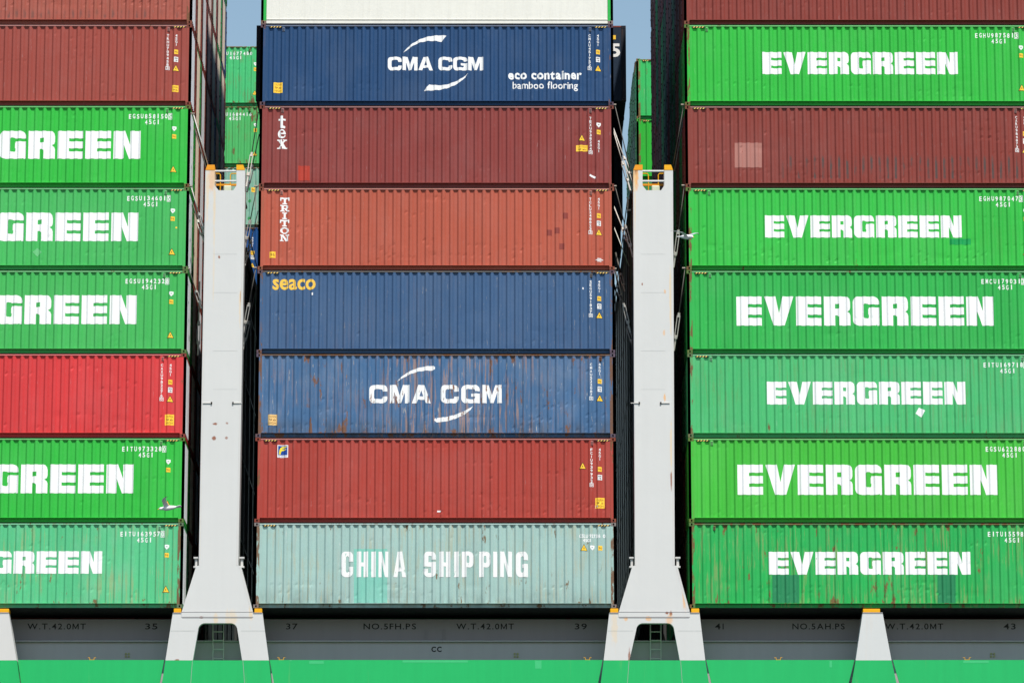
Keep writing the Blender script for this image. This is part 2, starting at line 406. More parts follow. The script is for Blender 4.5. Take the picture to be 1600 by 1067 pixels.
SLAB = {
 'T': (1.0, [rect(0, .76, 1, 1), rect(0, .5, .13, 1), rect(.87, .5, 1, 1), rect(.39, 0, .61, 1), rect(.24, 0, .76, .17)], [], []),
 'R': (1.0, [rect(.02, 0, .5, .17), rect(.02, .83, .5, 1), rect(.16, 0, .38, 1), rrect(.2, .40, .86, 1, .2), [(.44, .45), (.66, .45), (.86, .17), (1, .17), (1, 0), (.74, 0)]], [rrect(.38, .56, .66, .84, .08)], []),
 'I': (1.0, [rect(.39, 0, .61, 1), rect(.24, 0, .76, .17), rect(.24, .83, .76, 1)], [], []),
 'O': (1.0, [ell(.5, .5, .46, .5)], [ell(.5, .5, .24, .33)], []),
 'N': (1.0, [rect(.02, 0, .40, .17), rect(.02, .83, .36, 1), rect(.62, .83, 1, 1), rect(.13, 0, .28, 1), rect(.74, 0, .89, 1), [(.13, 1), (.38, 1), (.89, 0), (.64, 0)]], [], []),
}
FAT = {
 't': (.75, [rect(.20, .08, .48, 1), rect(.02, .62, .75, .76), rrect(.20, 0, .72, .2, .09)], [], []),
 'e': (.9, [ell(.45, .5, .44, .5)], [ell(.47, .72, .17, .13), rect(.33, .36, 1, .46), ell(.55, .30, .2, .1)], [rect(.3, .46, .88, .58)]),
 'x': (1.0, [[(.06, 1), (.42, 1), (.98, 0), (.60, 0)], [(.78, 1), (.94, 1), (.22, 0), (.06, 0)], rect(0, .88, .5, 1), rect(.6, .88, 1, 1), rect(0, 0, .38, .12), rect(.5, 0, 1.04, .12)], [], []),
}
def layout(font, word, gap, x0, x1, z0, z1):
    """fit a word into a box; returns (pos, neg, add) polygon triples, one per letter"""
    x = 0; items = []
    for ch in word:
        w, p, n, a = font[ch]; items.append((x, p, n, a)); x += w+gap
    tot = x-gap; sx = (x1-x0)/tot; sz = z1-z0
    T = lambda pl, ox: [[(x0+(px+ox)*sx, z0+pz*sz) for px, pz in q] for q in pl]
    return [(T(p, ox), T(n, ox), T(a, ox)) for ox, p, n, a in items if p]
def inside(p, poly):
    x, y = p; c = False; j = len(poly)-1
    for i in range(len(poly)):
        xi, yi = poly[i]; xj, yj = poly[j]
        if (yi > y) != (yj > y) and x < (xj-xi)*(y-yi)/(yj-yi)+xi: c = not c
        j = i
    return c
def shape_mesh(glyphs, yf, off=.004, b=None, conform=True, mi=0):
    """flat shapes laid onto the skin: cut at every rib edge so the paint follows the corrugation"""
    b = b or MB()
    for pos, neg, add in glyphs:
        vs = []; es = []
        for pl in pos+neg+add:
            o = len(vs); vs += [Vector(p) for p in pl]; es += [(o+i, o+(i+1) % len(pl)) for i in range(len(pl))]
        xa = min(p[0] for pl in pos for p in pl); xb = max(p[0] for pl in pos for p in pl)
        za = min(p[1] for pl in pos for p in pl); zb = max(p[1] for pl in pos for p in pl)
        if conform:
            for x in XV:
                if xa < x < xb: o = len(vs); vs += [Vector((x, za-.01)), Vector((x, zb+.01))]; es.append((o, o+1))
            for z in ZV:
                if za < z < zb: o = len(vs); vs += [Vector((xa-.01, z)), Vector((xb+.01, z))]; es.append((o, o+1))
        r = geometry.delaunay_2d_cdt(vs, es, [], 0, 1e-5)
        ov, of = r[0], r[2]; o = len(b.v); used = {}
        for f in of:
            c = ((ov[f[0]].x+ov[f[1]].x+ov[f[2]].x)/3, (ov[f[0]].y+ov[f[1]].y+ov[f[2]].y)/3)
            ok = (any(inside(c, q) for q in pos) and not any(inside(c, q) for q in neg)) or any(inside(c, q) for q in add)
            if not ok: continue
            idx = []
            for i in f:
                if i not in used:
                    used[i] = len(b.v); x, z = ov[i].x, ov[i].y; b.v.append((x, yf(x, z)-off, z))
                idx.append(used[i])
            b.f.append(idx); b.mi.append(mi)
    return b

# --- built-in font glyphs, cached as triangles ----------------------------------------------
GL_CACHE = {}
def cache_font():
    todo = []
    for bold in (0, .012, .024, .035):
        for ch in "ABCDEFGHIJKLMNOPQRSTUVWXYZ0123456789abcdefghilmnorstxo.":
            cu = bpy.data.curves.new('g', 'FONT'); cu.body = ch; cu.size = 1; cu.offset = bold; cu.resolution_u = 3
            o = bpy.data.objects.new('g', cu); COL.objects.link(o); todo.append((ch, bold, o))
    dg = bpy.context.evaluated_depsgraph_get(); dg.update()
    for ch, bold, o in todo:
        me = bpy.data.meshes.new_from_object(o.evaluated_get(dg)); me.calc_loop_triangles()
        GL_CACHE[(ch, bold)] = ([(v.co.x, v.co.y) for v in me.vertices], [list(t.vertices) for t in me.loop_triangles])
        bpy.data.meshes.remove(me)
    for ch, bold, o in todo:
        cu = o.data; bpy.data.objects.remove(o); bpy.data.curves.remove(cu)
cache_font()
def glyph_tris(ch, bold=0): return GL_CACHE[(ch, bold)]
def text_mesh(chars, yf, off=.004, b=None, conform=True, bold=.012, mi=0):
    """chars: (ch, x0, z0, x1, z1) boxes; each character is fitted into its box and follows the ribs"""
    b = b or MB()
    bm = bmesh.new()
    for ch, x0, z0, x1, z1 in chars:
        vs, fs = glyph_tris(ch, bold)
        ax = min(v[0] for v in vs); bx = max(v[0] for v in vs); az = min(v[1] for v in vs); bz = max(v[1] for v in vs)
        if ch in 'I1il': # keep thin characters thin
            w = (x1-x0); k = min(w, (bx-ax)/(max(bz-az, .5))*(z1-z0)*1.0); cx = (x0+x1)/2; x0, x1 = cx-k/2, cx+k/2
        bv = [bm.verts.new((x0+(v[0]-ax)/(bx-ax)*(x1-x0), 0, z0+(v[1]-az)/(bz-az)*(z1-z0))) for v in vs]
        for f in fs:
            try: bm.faces.new([bv[i] for i in f])
            except ValueError: pass
    if conform and bm.verts:
        xa = min(v.co.x for v in bm.verts); xb = max(v.co.x for v in bm.verts)
        for x in XV:
            if xa < x < xb: bmesh.ops.bisect_plane(bm, geom=bm.verts[:]+bm.edges[:]+bm.faces[:], plane_co=(x, 0, 0), plane_no=(1, 0, 0))
    bm.verts.index_update(); o = len(b.v)
    for v in bm.verts: b.v.append((v.co.x, yf(v.co.x, v.co.z)-off, v.co.z))
    for f in bm.faces: b.f.append([o+v.index for v in f.verts]); b.mi.append(mi)
    bm.free(); return b
ADV = {}
def word_boxes(s, x0, x1, z0, z1, bold=.012, track=.08):
    """proportional layout of a word of the built-in font fitted into a box (z0 = baseline, z1 = ascender height)"""
    x = 0; it = []
    for ch in s:
        if ch == ' ': x += .32; continue
        vs, _ = glyph_tris(ch, bold); ax = min(v[0] for v in vs); bx = max(v[0] for v in vs); az = min(v[1] for v in vs); bz = max(v[1] for v in vs)
        it.append((ch, x, az, x+bx-ax, bz)); x += bx-ax+track
    tot = x-track; cap = max(i[4] for i in it); sx = (x1-x0)/tot; sz = (z1-z0)/cap
    return [(c, x0+a*sx, z0+b_*sz, x0+d*sx, z0+e*sz) for c, a, b_, d, e in it]

# ------------------------------------------------------------------ a fully detailed container
class Box:
    def __init__(s, bay, tier, col, label, group, posts=None, seed=0, dents=12, amp=.010, rail=None, plain=False, **pk):
        x0 = {'left': -GL-L, 'mid': 0, 'right': L+GR}[bay]
        s.o = Vector((x0, 0, (7-tier)*TP)); s.bay = bay
        s.t = thing('shipping_container', s.o, label, 'shipping container', group)
        s.col = col; s.skin = Skin(seed+tier*13+{'left': 1, 'mid': 2, 'right': 3}[bay]*101, dents, amp)
        s.paint = paint('container_paint', col, **dict(dict(chalk=.07), **pk))
        pr = posts if posts is not None else .35
        s.post = paint('corner_post_paint', col, rust=min(1.25, pr*1.45), flecks=.5, streak=.10, sheets=False, rustcol=srgb(100, 70, 52), washcol=tuple(.55*a+.45*b_ for a, b_ in zip(col, srgb(128, 98, 72))), rscale=6.5, rz=.22)
        s.castm = paint('corner_casting_paint', tuple(.35*min(c, .4)+.55*r for c, r in zip(col, srgb(104, 62, 46))), rust=.5, sheets=False)
        s.rail = rail or paint('rail_paint', tuple(min(1, c*.78+.11) for c in col), rust=max(.2, pk.get('rust', 0)*.9), flecks=.5, sheets=False)
        if not plain:
            obj('side_panel', s.skin.mesh().mesh('side_panel', s.paint, fix=False), s.t)
            obj('shell', SHELL_ME, s.t, [s.paint])
        obj('underside', UNDER_ME, s.t, [M['bitumen']])
        obj('top_rail', TRAIL_ME, s.t, [s.rail]); obj('bottom_rail', BRAIL_ME, s.t, [s.paint])
        for me in POST_ME: obj('corner_post', me, s.t, [s.post])
        for me in CAST_ME: obj('corner_casting', me, s.t, [s.castm, M['hole']])
        if bay == 'left': s.end(1)
        if bay in ('right',): s.end(-1)
        if bay == 'mid': s.end(1); s.end(-1)
    def end(s, side, pale=None):
        obj('end_wall', END_ME[side], s.t, [s.paint if pale is None else pale]); obj('end_frame', ENDF_ME[side], s.t, [s.post]); obj('door_leaf', LEAF_ME[side], s.t, [s.paint, s.castm])
    def q(s, u, v):
        p = P(u, v, 0)-s.o; return p.x, p.z
    def box(s, u0, v0, u1, v1):
        x0, z1 = s.q(u0, v0); x1, z0 = s.q(u1, v1); return x0, z0, x1, z1
    def yf(s): return s.skin.y
    def word(s, font, word, u0, v0, u1, v1, mat, gap=.09, name='lettering'):
        x0, z0, x1, z1 = s.box(u0, v0, u1, v1); g = layout(font, word, gap, x0, x1, z0, z1)
        for w in word.split(): shape_mesh(g[:len(w)], s.yf()).build(name, mat, s.t, fix=False); g = g[len(w):]
    def shapes(s, polys, mat, name, neg=(), off=.004):
        shape_mesh([([[s.q(*p) for p in pl]], [[s.q(*p) for p in pl2] for pl2 in neg], []) for pl in polys], s.yf(), off).build(name, mat, s.t, fix=False)
    def patch(s, u0, v0, u1, v1, mat, name='repair_patch', off=.003):
        s.shapes([[(u0, v0), (u1, v0), (u1, v1), (u0, v1)]], mat, name, off=off)
    def text(s, word, u0, v0, u1, v1, mat, bold=.012, name='lettering', track=.08, z=None):
        x0, z0, x1, z1 = s.box(u0, v0, u1, v1)
        g = word_boxes(word, x0, x1, z0, z1, bold, track)
        for w in word.split(): text_mesh(g[:len(w)], s.yf(), bold=bold).build(name, mat, s.t, fix=False); g = g[len(w):]
    # little stickers, all in local metres
    def tri(s, x, z, w=.21, h=.20):
        g = lambda k, dz=0: [(x-w/2*k, z+h*.5*(1-k)*.6+dz), (x+w/2*k, z+h*.5*(1-k)*.6+dz), (x, z+h-h*.5*(1-k)*1.4+dz)]
        b = MB(); shape_mesh([([g(1.18)], [], [])], s.yf(), .004, b, mi=1); shape_mesh([([g(.95)], [], [])], s.yf(), .006, b)
        shape_mesh([([rect(x-.012, z+.05, x+.012, z+.11)], [], [])], s.yf(), .008, b, mi=1)
        b.build('warning_triangle', [M['yellow'], M['black']], s.t, fix=False)
    def tagbox(s, x, z, w, h, mat, ink, name, txt=None):
        b = MB(); shape_mesh([([rect(x-w/2, z, x+w/2, z+h)], [], [])], s.yf(), .004, b)
        if txt:
            rows = txt.split('/'); rh = h/(len(rows)+.4)
            for i, r_ in enumerate(rows):
                zz = z+h-rh*(i+1); text_mesh(word_boxes(r_, x-w*.38, x+w*.38, zz, zz+rh*.62, 0, .1), s.yf(), .006, b, mi=1, bold=0)
        b.build(name, [mat, ink], s.t, fix=False)
    def badge(s, x, z, mat=None):   # white shield over a short line of figures
        b = MB(); shape_mesh([([[(x-.075, z+.17), (x-.075, z+.09), (x, z), (x+.075, z+.09), (x+.075, z+.17)]], [rect(x-.03, z+.09, x+.03, z+.115)], [])], s.yf(), .004, b)
        b.build('weight_badge', mat or M['white'], s.t, fix=False)
    def code_h(s, code, sub, xa, xb, z1, h, mat, boxed=True, sub_dx=.56):
        n = len(code); p = (xb-xa)/n; w = p*.62; ch = []; b = MB()
        for i, c in enumerate(code):
            if c != ' ': ch.append((c, xa+i*p, z1-h, xa+i*p+w, z1))
        c2 = [(c, xa+sub_dx+i*p, z1-2.25*h, xa+sub_dx+i*p+w, z1-1.25*h) for i, c in enumerate(sub)]
        text_mesh(c2, s.yf(), .004, bold=.024).build('type_marking', mat, s.t, fix=False); text_mesh(ch, s.yf(), .004, b, bold=.024)
        if boxed:
            x0 = xa+(n-1)*p-.025; x1 = x0+w+.05
            shape_mesh([([rect(x0, z1-h-.03, x1, z1+.03)], [rect(x0+.018, z1-h-.012, x1-.018, z1+.012)], [])], s.yf(), .004, b)
        b.build('code_marking', mat, s.t, fix=False)
    def code_v(s, code, x, z1, z0, mat, w=.072, boxed=True, name='code_marking'):
        n = len(code); p = (z1-z0)/n; ch = []; b = MB()
        for i, c in enumerate(code):
            if c != ' ': ch.append((c, x-w/2, z1-i*p-p*.80, x+w/2, z1-i*p))
        text_mesh(ch, s.yf(), .004, b, bold=.024)
        if boxed:
            za = z1-(n-1)*p+.012; zb = z1-n*p
            shape_mesh([([rect(x-w/2-.03, zb, x+w/2+.03, za)], [rect(x-w/2-.014, zb+.014, x+w/2+.014, za-.014)], [])], s.yf(), .004, b)
        b.build(name, mat, s.t, fix=False)
    def stripes(s, x, n=4):
        b = MB()
        for i in range(n): 
            a = x+i*.10; b.add([(a, 0, H-.116), (a+.038, 0, H-.116), (a+.078, 0, H-.0765), (a+.04, 0, H-.0765)], [[0, 1, 2, 3]])
        b.add([(x-.04, .002, H-.116), (x+n*.10+.02, .002, H-.116), (x+n*.10+.02, .002, H-.0762), (x-.04, .002, H-.0762)], [[0, 1, 2, 3]], 1)
        b.build('height_stripe', [M['stripe'], M['black']], s.t, fix=False)
    def vent(s, x):
        b = MB().box((x-.045, -.008, H-.26), (x+.045, .03, H-.11), 0, .008)
        for k in range(3): b.box((x-.03, -.012, H-.235+k*.04), (x+.03, -.006, H-.22+k*.04), 1)
        b.build('vent', [s.rail, M['hole']], s.t)
    def lessor(s, code, order='cywt', col1=-.82, col2=-.53, top=H-.36, sub='45G1', sub_z=None):
        s.code_v(code, L+col1, top, top-1.28, M['white'])
        z = top
        for ch in order:
            if ch == 'c': s.code_v(sub, L+col2, z, z-.44, M['white'], boxed=False); z -= .55
            if ch == 'y': s.tagbox(L+col2, z-.16, .13, .16, M['yellow'], M['brownink'], 'height_sticker', '96'); z -= .26
            if ch == 'w': s.tagbox(L+col2, z-.18, .14, .18, M['white'], M['black'], 'data_sticker', '8/4'); z -= .30
            if ch == 't': s.tri(L+col2, z-.20); z -= .3
            if ch == '-': z -= .12
    def fleet(s, code):   # the owner's standard layout of marks near the right end
        s.code_h(code, '45G1', L-2.12, L-.60, H-.30, .165, M['white'])
        s.badge(L-.55, H-.92); s.tagbox(L-.55, H-1.18, .14, .15, M['yellow'], M['brownink'], 'height_sticker', '96'); s.tri(L-.56, H-2.36)

LEFT = 'containers stacked in the left bay'; MID = 'containers stacked in the middle bay'; RIGHT = 'containers stacked in the right bay'
GB = srgb(58, 198, 74, .80); GM = srgb(78, 194, 102, .80)
# ---- left bay, top to bottom
c = Box('left', 0, srgb(176, 94, 80, .82), 'faded brick red container with scuffed lower edge, cut by the top left corner', LEFT, posts=.75, amp=.016, dents=26,
        flecks=.5, rust=.12, scuff=(0.2, L-.2, .16, .62, .55)); c.stripes(.35); 
c = Box('left', 1, srgb(166, 80, 70, .84), 'brick red container with upright white code, second from top in the left bay', LEFT, posts=.35, flecks=.35)
c.lessor('TRHU7094583', 'cywt'); c.tagbox(L-.54, .47, .22, .24, M['yellow'], M['brownink'], 'caution_sticker', 'HIGH/96'); c.stripes(L-.62); c.vent(L-.80)
c = Box('left', 2, GB, 'vivid green lettered container directly under the brick red one in the left bay', LEFT, posts=.12)
G2 = lettermat('white_lettering', WHITE, GB, .05)
c.word(HEAVY, 'EVERGREEN', 219-402, 204.5, 219, 248, G2); c.fleet('EGSU8581505'); c.stripes(L-.62); c.vent(L-.80)
c = Box('left', 3, GM, 'mid green lettered container with a faint diamond scrape, left bay', LEFT, posts=.2, flecks=.15)
G3 = lettermat('white_lettering', WHITE, GM, .06)
c.word(HEAVY, 'EVERGREEN', 215.5-402, 332, 215.5, 376.5, G3); c.fleet('EGSU1346015'); c.stripes(L-.62); c.vent(L-.80)
c.shapes([[(58, 387), (65, 394), (58, 401), (51, 394)]], lettermat('scraped_paint', srgb(120, 210, 140, .8), GM, .75), 'sticker_residue')
c.patch(274, 354, 276.5, 356.5, M['yellow'], 'sticker_residue')
c = Box('left', 4, srgb(76, 192, 98, .80), 'mid green lettered container resting on the bright red container in the left bay', LEFT, posts=.22, flecks=.15)
c.word(HEAVY, 'EVERGREEN', 213-402, 461, 213, 506, G3); c.fleet('EGSU1942328'); c.stripes(L-.62); c.vent(L-.80)
c = Box('left', 5, srgb(222, 68, 70, .82), 'bright red container with dented lower ribs, the only bright red one', LEFT, posts=.45, flecks=.35, amp=.02, dents=24)
c.lessor('CAXU9822760', 'cywt'); c.tagbox(L-.54, .42, .31, .37, M['yellow'], M['brownink'], 'caution_sticker', 'CAUTION/96/HIGH'); c.stripes(L-.62); c.vent(L-.80)
c = Box('left', 6, GB, 'vivid green lettered container directly below the bright red one in the left bay', LEFT, posts=.15)
c.word(HEAVY, 'EVERGREEN', 208-404, 725, 208, 770, G2); c.fleet('EITU9733280'); c.stripes(L-.62); c.vent(L-.80)
MINT = srgb(96, 204, 144, .82)
c = Box('left', 7, MINT, 'pale weathered mint container with rust spots, bottom of the left bay', LEFT, posts=.85, rust=.42, flecks=.5, chalk=.35, amp=.014, dents=20, streak=.13, rustcol=srgb(112, 90, 58), washcol=srgb(168, 172, 120, .9))
c.word(HEAVY, 'EVERGREEN', 159-318, 860.5, 159, 895.5, lettermat('worn_white_lettering', WHITE, MINT, .3)); c.fleet('EITU1639570'); c.stripes(L-.62); c.vent(L-.80)

# ---- middle bay
c = Box('mid', 0, (.80, .78, .71), 'smooth white refrigerated container with green corner posts, top of the middle bay', MID, posts=0, plain=True)
rf = paint('reefer_white_paint', (.75, .735, .67), var=.05, streak=.05, sheets=False, flecks=.3, dust=.12, pale=(.5, .49, .45))
gp = paint('reefer_green_post', srgb(52, 190, 84, .8), flecks=.8, pale=(.6, .62, .58), sheets=False)
b = MB().box((.19, .03, .16), (L-.19, .10, H-.07))
for k in range(15): b.box((.19+.78*k+.45, .026, .2), (.19+.78*k+.462, .0299, H-.1))
b.build('side_panel', rf, c.t); obj('shell', SHELL_ME, c.t, [rf])
MB().box((.185, .020, .02), (L-.185, .09, .135), 0, .006).build('rubbing_strake', rf, c.t)
for o in c.t.children:
    if o.name.startswith('corner_post') or o.name.startswith('end_frame'): o.material_slots[0].material = gp
    if o.name.startswith('top_rail') or o.name.startswith('end_wall') or o.name.startswith('door_leaf') or o.name.startswith('bottom_rail'): o.material_slots[0].material = rf
NAVY = srgb(44, 80, 124, .80)
c = Box('mid', 1, NAVY, 'navy container with white arc emblem and small slogan, under the white one', MID, posts=.35, flecks=.12)
LW = lettermat('white_lettering', WHITE, NAVY, .03)
c.word(WIDE, 'CMA CGM', 606, 89, 755, 110, LW, .06)
def arc(c, up, lo, mat):
    c.shapes([up], mat, 'emblem_arc'); c.shapes([lo], mat, 'emblem_arc')
arc(c, [(630, 83), (636, 75), (644, 68.5), (654, 62.5), (664, 58.5), (676, 56), (690, 55.2), (697.5, 56), (693.5, 61), (690, 65.5), (679, 64), (667, 64.2), (656, 66.5), (647, 70.5), (638, 76.5)],
       [(731, 115), (727, 121), (719, 128), (709, 134), (698, 138), (686, 140.5), (672, 141.5), (662.5, 142.2), (666, 137), (671, 132), (682, 133.2), (694, 133), (705, 130), (716, 125.5), (724, 120.5)], LW)
c.text('eco container', 794, 110.5, 909, 123.5, LW, .035, track=.06); c.text('bamboo flooring', 801, 127.5, 903, 138.5, LW, .012, track=.06)
c.lessor('CMAU4517525', 'cywt', sub='45G1'); c.tagbox(.62, .44, .31, .37, M['yellow'], M['brownink'], 'caution_sticker', 'CAUTION/96/HIGH'); c.stripes(.33); c.stripes(L-.62); c.vent(.79); c.vent(L-.80)
MAR = srgb(146, 68, 64, .84)
c = Box('mid', 2, MAR, 'maroon container with three stacked serif letters and an orange patch', MID, posts=.45, flecks=.40, amp=.012)
LT = lettermat('white_lettering', WHITE, MAR, .05)
for ch, v0, v1, u0, u1 in (('t', 181, 200.5, 435, 446), ('e', 202, 216.5, 434, 446.5), ('x', 218, 232.5, 433, 448)): c.word(FAT, ch, u0, v0, u1, v1, LT)
c.code_v('TEXU9382340', L-.80, H-.40, H-1.72, M['white']); c.badge(L-.52, H-.78)
c.tagbox(L-.52, H-1.02, .13, .16, M['yellow'], M['brownink'], 'height_sticker', '96'); c.code_v('45G1', L-.52, H-1.22, H-1.68, M['white'], boxed=False)
c.tri(L-1.10, H-1.24); c.tagbox(L-1.10, H-1.62, .40, .22, M['yellow'], M['brownink'], 'caution_sticker', 'CAUTION/96'); c.stripes(.33); c.stripes(L-.62); c.vent(.79); c.vent(L-.80)
c.patch(466, 259, 484, 282, paint('orange_red_touch_up', srgb(192, 70, 56, .84), flecks=.2)); c.shapes([[(922, 272), (931, 276), (930, 279), (921, 275)]], M['white'], 'paper_scrap')
ORA = srgb(190, 96, 76, .84)
c = Box('mid', 3, ORA, 'orange brown container with slab serif letters stacked down its left end', MID, posts=.35, flecks=.30, amp=.016, dents=30)
LO = lettermat('white_lettering', WHITE, ORA, .08)
for i, ch in enumerate('TRITON'):
    v = 308.8+11.55*i; c.word(SLAB, ch, 437.8-.12*i, v, 452.2-.12*i, v+10.3, LO)
c.lessor('TCLU2488233', 'cywt'); c.tagbox(.50, .42, .20, .22, M['yellow'], M['brownink'], 'caution_sticker', '96'); c.stripes(.33); c.stripes(L-.62); c.vent(.79); c.vent(L-.80)
dk = lettermat('old_label_shadow', srgb(150, 70, 62, .84), ORA, .25)
for u, v in ((883.5, 337), (858.5, 363.5), (870.5, 360), (878, 384.5)): c.patch(u-4, v-4.5, u+4, v+4.5, dk, 'label_residue')
b = MB(); x, z = c.q(936.5, 406)
for dz, w in ((-.045, .07), (0, .13), (.045, .07)): shape_mesh([([rect(x-w, z+dz-.014, x+w, z+dz+.014)], [], [])], c.skin.y, .004, b)
b.build('maker_emblem', M['white'], c.t, fix=False)
BLU = srgb(70, 102, 142, .80)
c = Box('mid', 4, BLU, 'dusty blue container with a short yellow word at its upper left', MID, posts=.6, flecks=.45, pale=(.42, .38, .33), amp=.012, rust=.06, rail=paint('rail_paint', srgb(106, 104, 104, .8), rust=.5, sheets=False))
c.text('seaco', 426, 435.5, 493, 451.5, lettermat('yellow_lettering', srgb(246, 200, 84, .95), BLU, .05), .024, track=.02)
c.lessor('SEGU5918370', 'cywt'); c.patch(910, 449, 912, 452, M['white'], 'sticker_residue'); c.patch(487, 457, 489, 461, M['white'], 'sticker_residue')
c.stripes(.33); c.stripes(L-.62); c.vent(L-.80)
x, z = c.q(787, 549)
GRAF = lettermat('chalk_graffiti', srgb(96, 122, 150, .8), (.05, .07, .1), .3)
text_mesh(word_boxes('CAMAD', x-.36, x+.34, .05, .155, 0), lambda a, b_: .084, .003, conform=False, bold=0).build('graffiti', GRAF, c.t, fix=False)
WBL = srgb(78, 116, 158, .80)
c = Box('mid', 5, WBL, 'worn light blue container streaked with rust, white lettering and arcs chipped', MID, posts=.92, rust=.55, flecks=.85, pale=(.50, .47, .42), chalk=.3, amp=.018, dents=30, streak=.16, grime=.6, washcol=srgb(180, 142, 120, .85), rustcol=srgb(112, 78, 62), washx=(3.4, 10.6),
        rail=paint('rail_paint', srgb(120, 100, 90, .8), rust=.85, sheets=False))
LC = lettermat('chipped_white_lettering', WHITE, srgb(146, 104, 86, .8), .72)
x0, z0, x1, z1 = c.box(577, 601, 784, 630)
c.word(WIDE, 'CMA CGM', 577, 601, 784, 629.5, LC, .14)
arc(c, [(620, 596), (626, 589.5), (635, 582.5), (646, 577), (657, 573.5), (668, 571.7), (677, 571.2), (679.8, 573.5), (679.5, 576.8), (675, 578.6), (664, 578.6), (652, 580.5), (642, 583.8), (632, 588.8)],
       [(739, 634), (735, 640), (727, 646.5), (716, 652), (704, 656.3), (692, 658.7), (682, 659.2), (678.5, 656.8), (679.5, 653.5), (684, 652.2), (695, 651.4), (707, 648.6), (718, 645), (729, 640)], LC)
c.lessor('CMAU5220875', 'cywt', top=H-.33); c.tagbox(.57, .42, .31, .37, M['paleyellow'], M['brownink'], 'caution_sticker', 'CAUTION/96/HIGH'); c.vent(L-.50)
RED = srgb(180, 72, 62, .84)
c = Box('mid', 6, RED, 'brick red container with a small square blue and yellow emblem near its left end', MID, posts=.55, flecks=.35, amp=.016, dents=30)
x0, z0, x1, z1 = c.box(433.5, 695, 450, 714.5); b = MB(); yy = c.skin.y
shape_mesh([([rect(x0, z0, x1, z1)], [], [])], yy, .004, b, mi=0)
shape_mesh([([rect(x0+.025, z0+.085, x1-.025, z1-.025)], [], [])], yy, .006, b, mi=1)
T = lambda pl: [(x0+(x1-x0)*a, z0+(z1-z0)*d) for a, d in pl]
shape_mesh([([T([(.14, .26), (.30, .26), (.34, .45), (.42, .53), (.60, .56), (.78, .62), (.84, .68), (.62, .66), (.46, .68), (.40, .72), (.62, .74), (.84, .82), (.90, .90), (.66, .87), (.44, .87), (.28, .78), (.20, .60)])], [], [])], yy, .008, b, mi=2)
text_mesh(word_boxes('FLORENS', x0+.04, x1-.04, z0+.02, z0+.065, 0), yy, .006, b, mi=1, bold=0)
b.build('emblem', [M['white'], lettermat('emblem_blue', srgb(24, 70, 150), (.05, .1, .3), .05), lettermat('emblem_yellow', srgb(240, 220, 60), (.5, .5, .1), .05)], c.t, fix=False)
c.code_v('FCIU9399320', L-.82, H-.36, H-1.68, M['white']); c.code_v('45G1', L-.54, H-.36, H-.80, M['white'], boxed=False)
c.tagbox(L-.54, H-1.16, .13, .16, M['yellow'], M['brownink'], 'height_sticker', '96'); c.tagbox(L-.54, H-1.45, .15, .18, M['white'], M['black'], 'data_sticker', '8/4')
c.tri(L-1.12, H-1.06); c.tagbox(L-.54, .48, .31, .36, M['yellow'], M['brownink'], 'caution_sticker', 'CAUTION/96/HIGH'); c.patch(930, 789, 934, 793, M['white'], 'sticker_residue')
c.patch(683, 797, 689, 799.5, M['white'], 'sticker_residue'); c.stripes(.33); c.stripes(L-.62); c.vent(L-.80)
AQ = srgb(174, 207, 200, .80)
c = Box('mid', 7, AQ, 'pale aqua container with narrow white lettering, bottom of the middle bay', MID, posts=.92, rust=.40, flecks=.5, chalk=.25, pale=(.62, .66, .62), grime=.35, dust=.25, amp=.014, dents=24, streak=.10, rustcol=srgb(104, 92, 62, .9), washcol=srgb(176, 170, 140))
LA = lettermat('chipped_white_lettering', (.82, .82, .81), srgb(164, 200, 186, .8), .58)
g = []
for ch, u0, u1 in (('C', 533, 551.5), ('H', 557.5, 575), ('I', 580, 587), ('N', 591.5, 606.5), ('A', 615, 634.5), ('S', 662, 681), ('H', 686.5, 703.5), ('I', 709.5, 716.5), ('P', 721.5, 740), ('P', 748.5, 766.5), ('I', 770.5, 777), ('N', 781.5, 800), ('G', 806, 825)):
    x0, z0, x1, z1 = c.box(u0, 861, u1, 901); g += layout(COND, ch, 0, x0, x1, z0, z1)
c.patch(553, 857, 605, 941, paint('aqua_repair_paint', srgb(140, 212, 194, .80), flecks=.3, chalk=.2), off=.003)
for gg in (g[:5], g[5:]): shape_mesh(gg, c.skin.y, .007).build('lettering', LA, c.t, fix=False)
c.text('CSLU', 905, 834, 919, 839.5, M['white'], .035, 'code_marking'); c.text('927316', 921, 834, 938, 839.5, M['white'], .035, 'code_marking'); c.text('0', 942, 834, 946, 839.5, M['white'], .035, 'code_marking'); c.text('45G1', 911, 841, 923, 846, M['white'], .035, 'code_marking')
x, z = c.q(912.5, 859.5); c.tri(x, z); x, z = c.q(925.5, 859.5); c.badge(x, z); x, z = c.q(938, 859.5); c.tagbox(x, z, .14, .16, M['yellow'], M['brownink'], 'height_sticker', '96')
x, z = c.q(914, 946)
text_mesh(word_boxes('COS', x-.16, x+.18, .05, .14, 0), lambda a, b_: .084, .003, conform=False, bold=0).build('graffiti', lettermat('chalk_graffiti', (.5, .6, .6), (.1, .2, .2), .2), c.t, fix=False)
c.stripes(.33); c.stripes(L-.62)

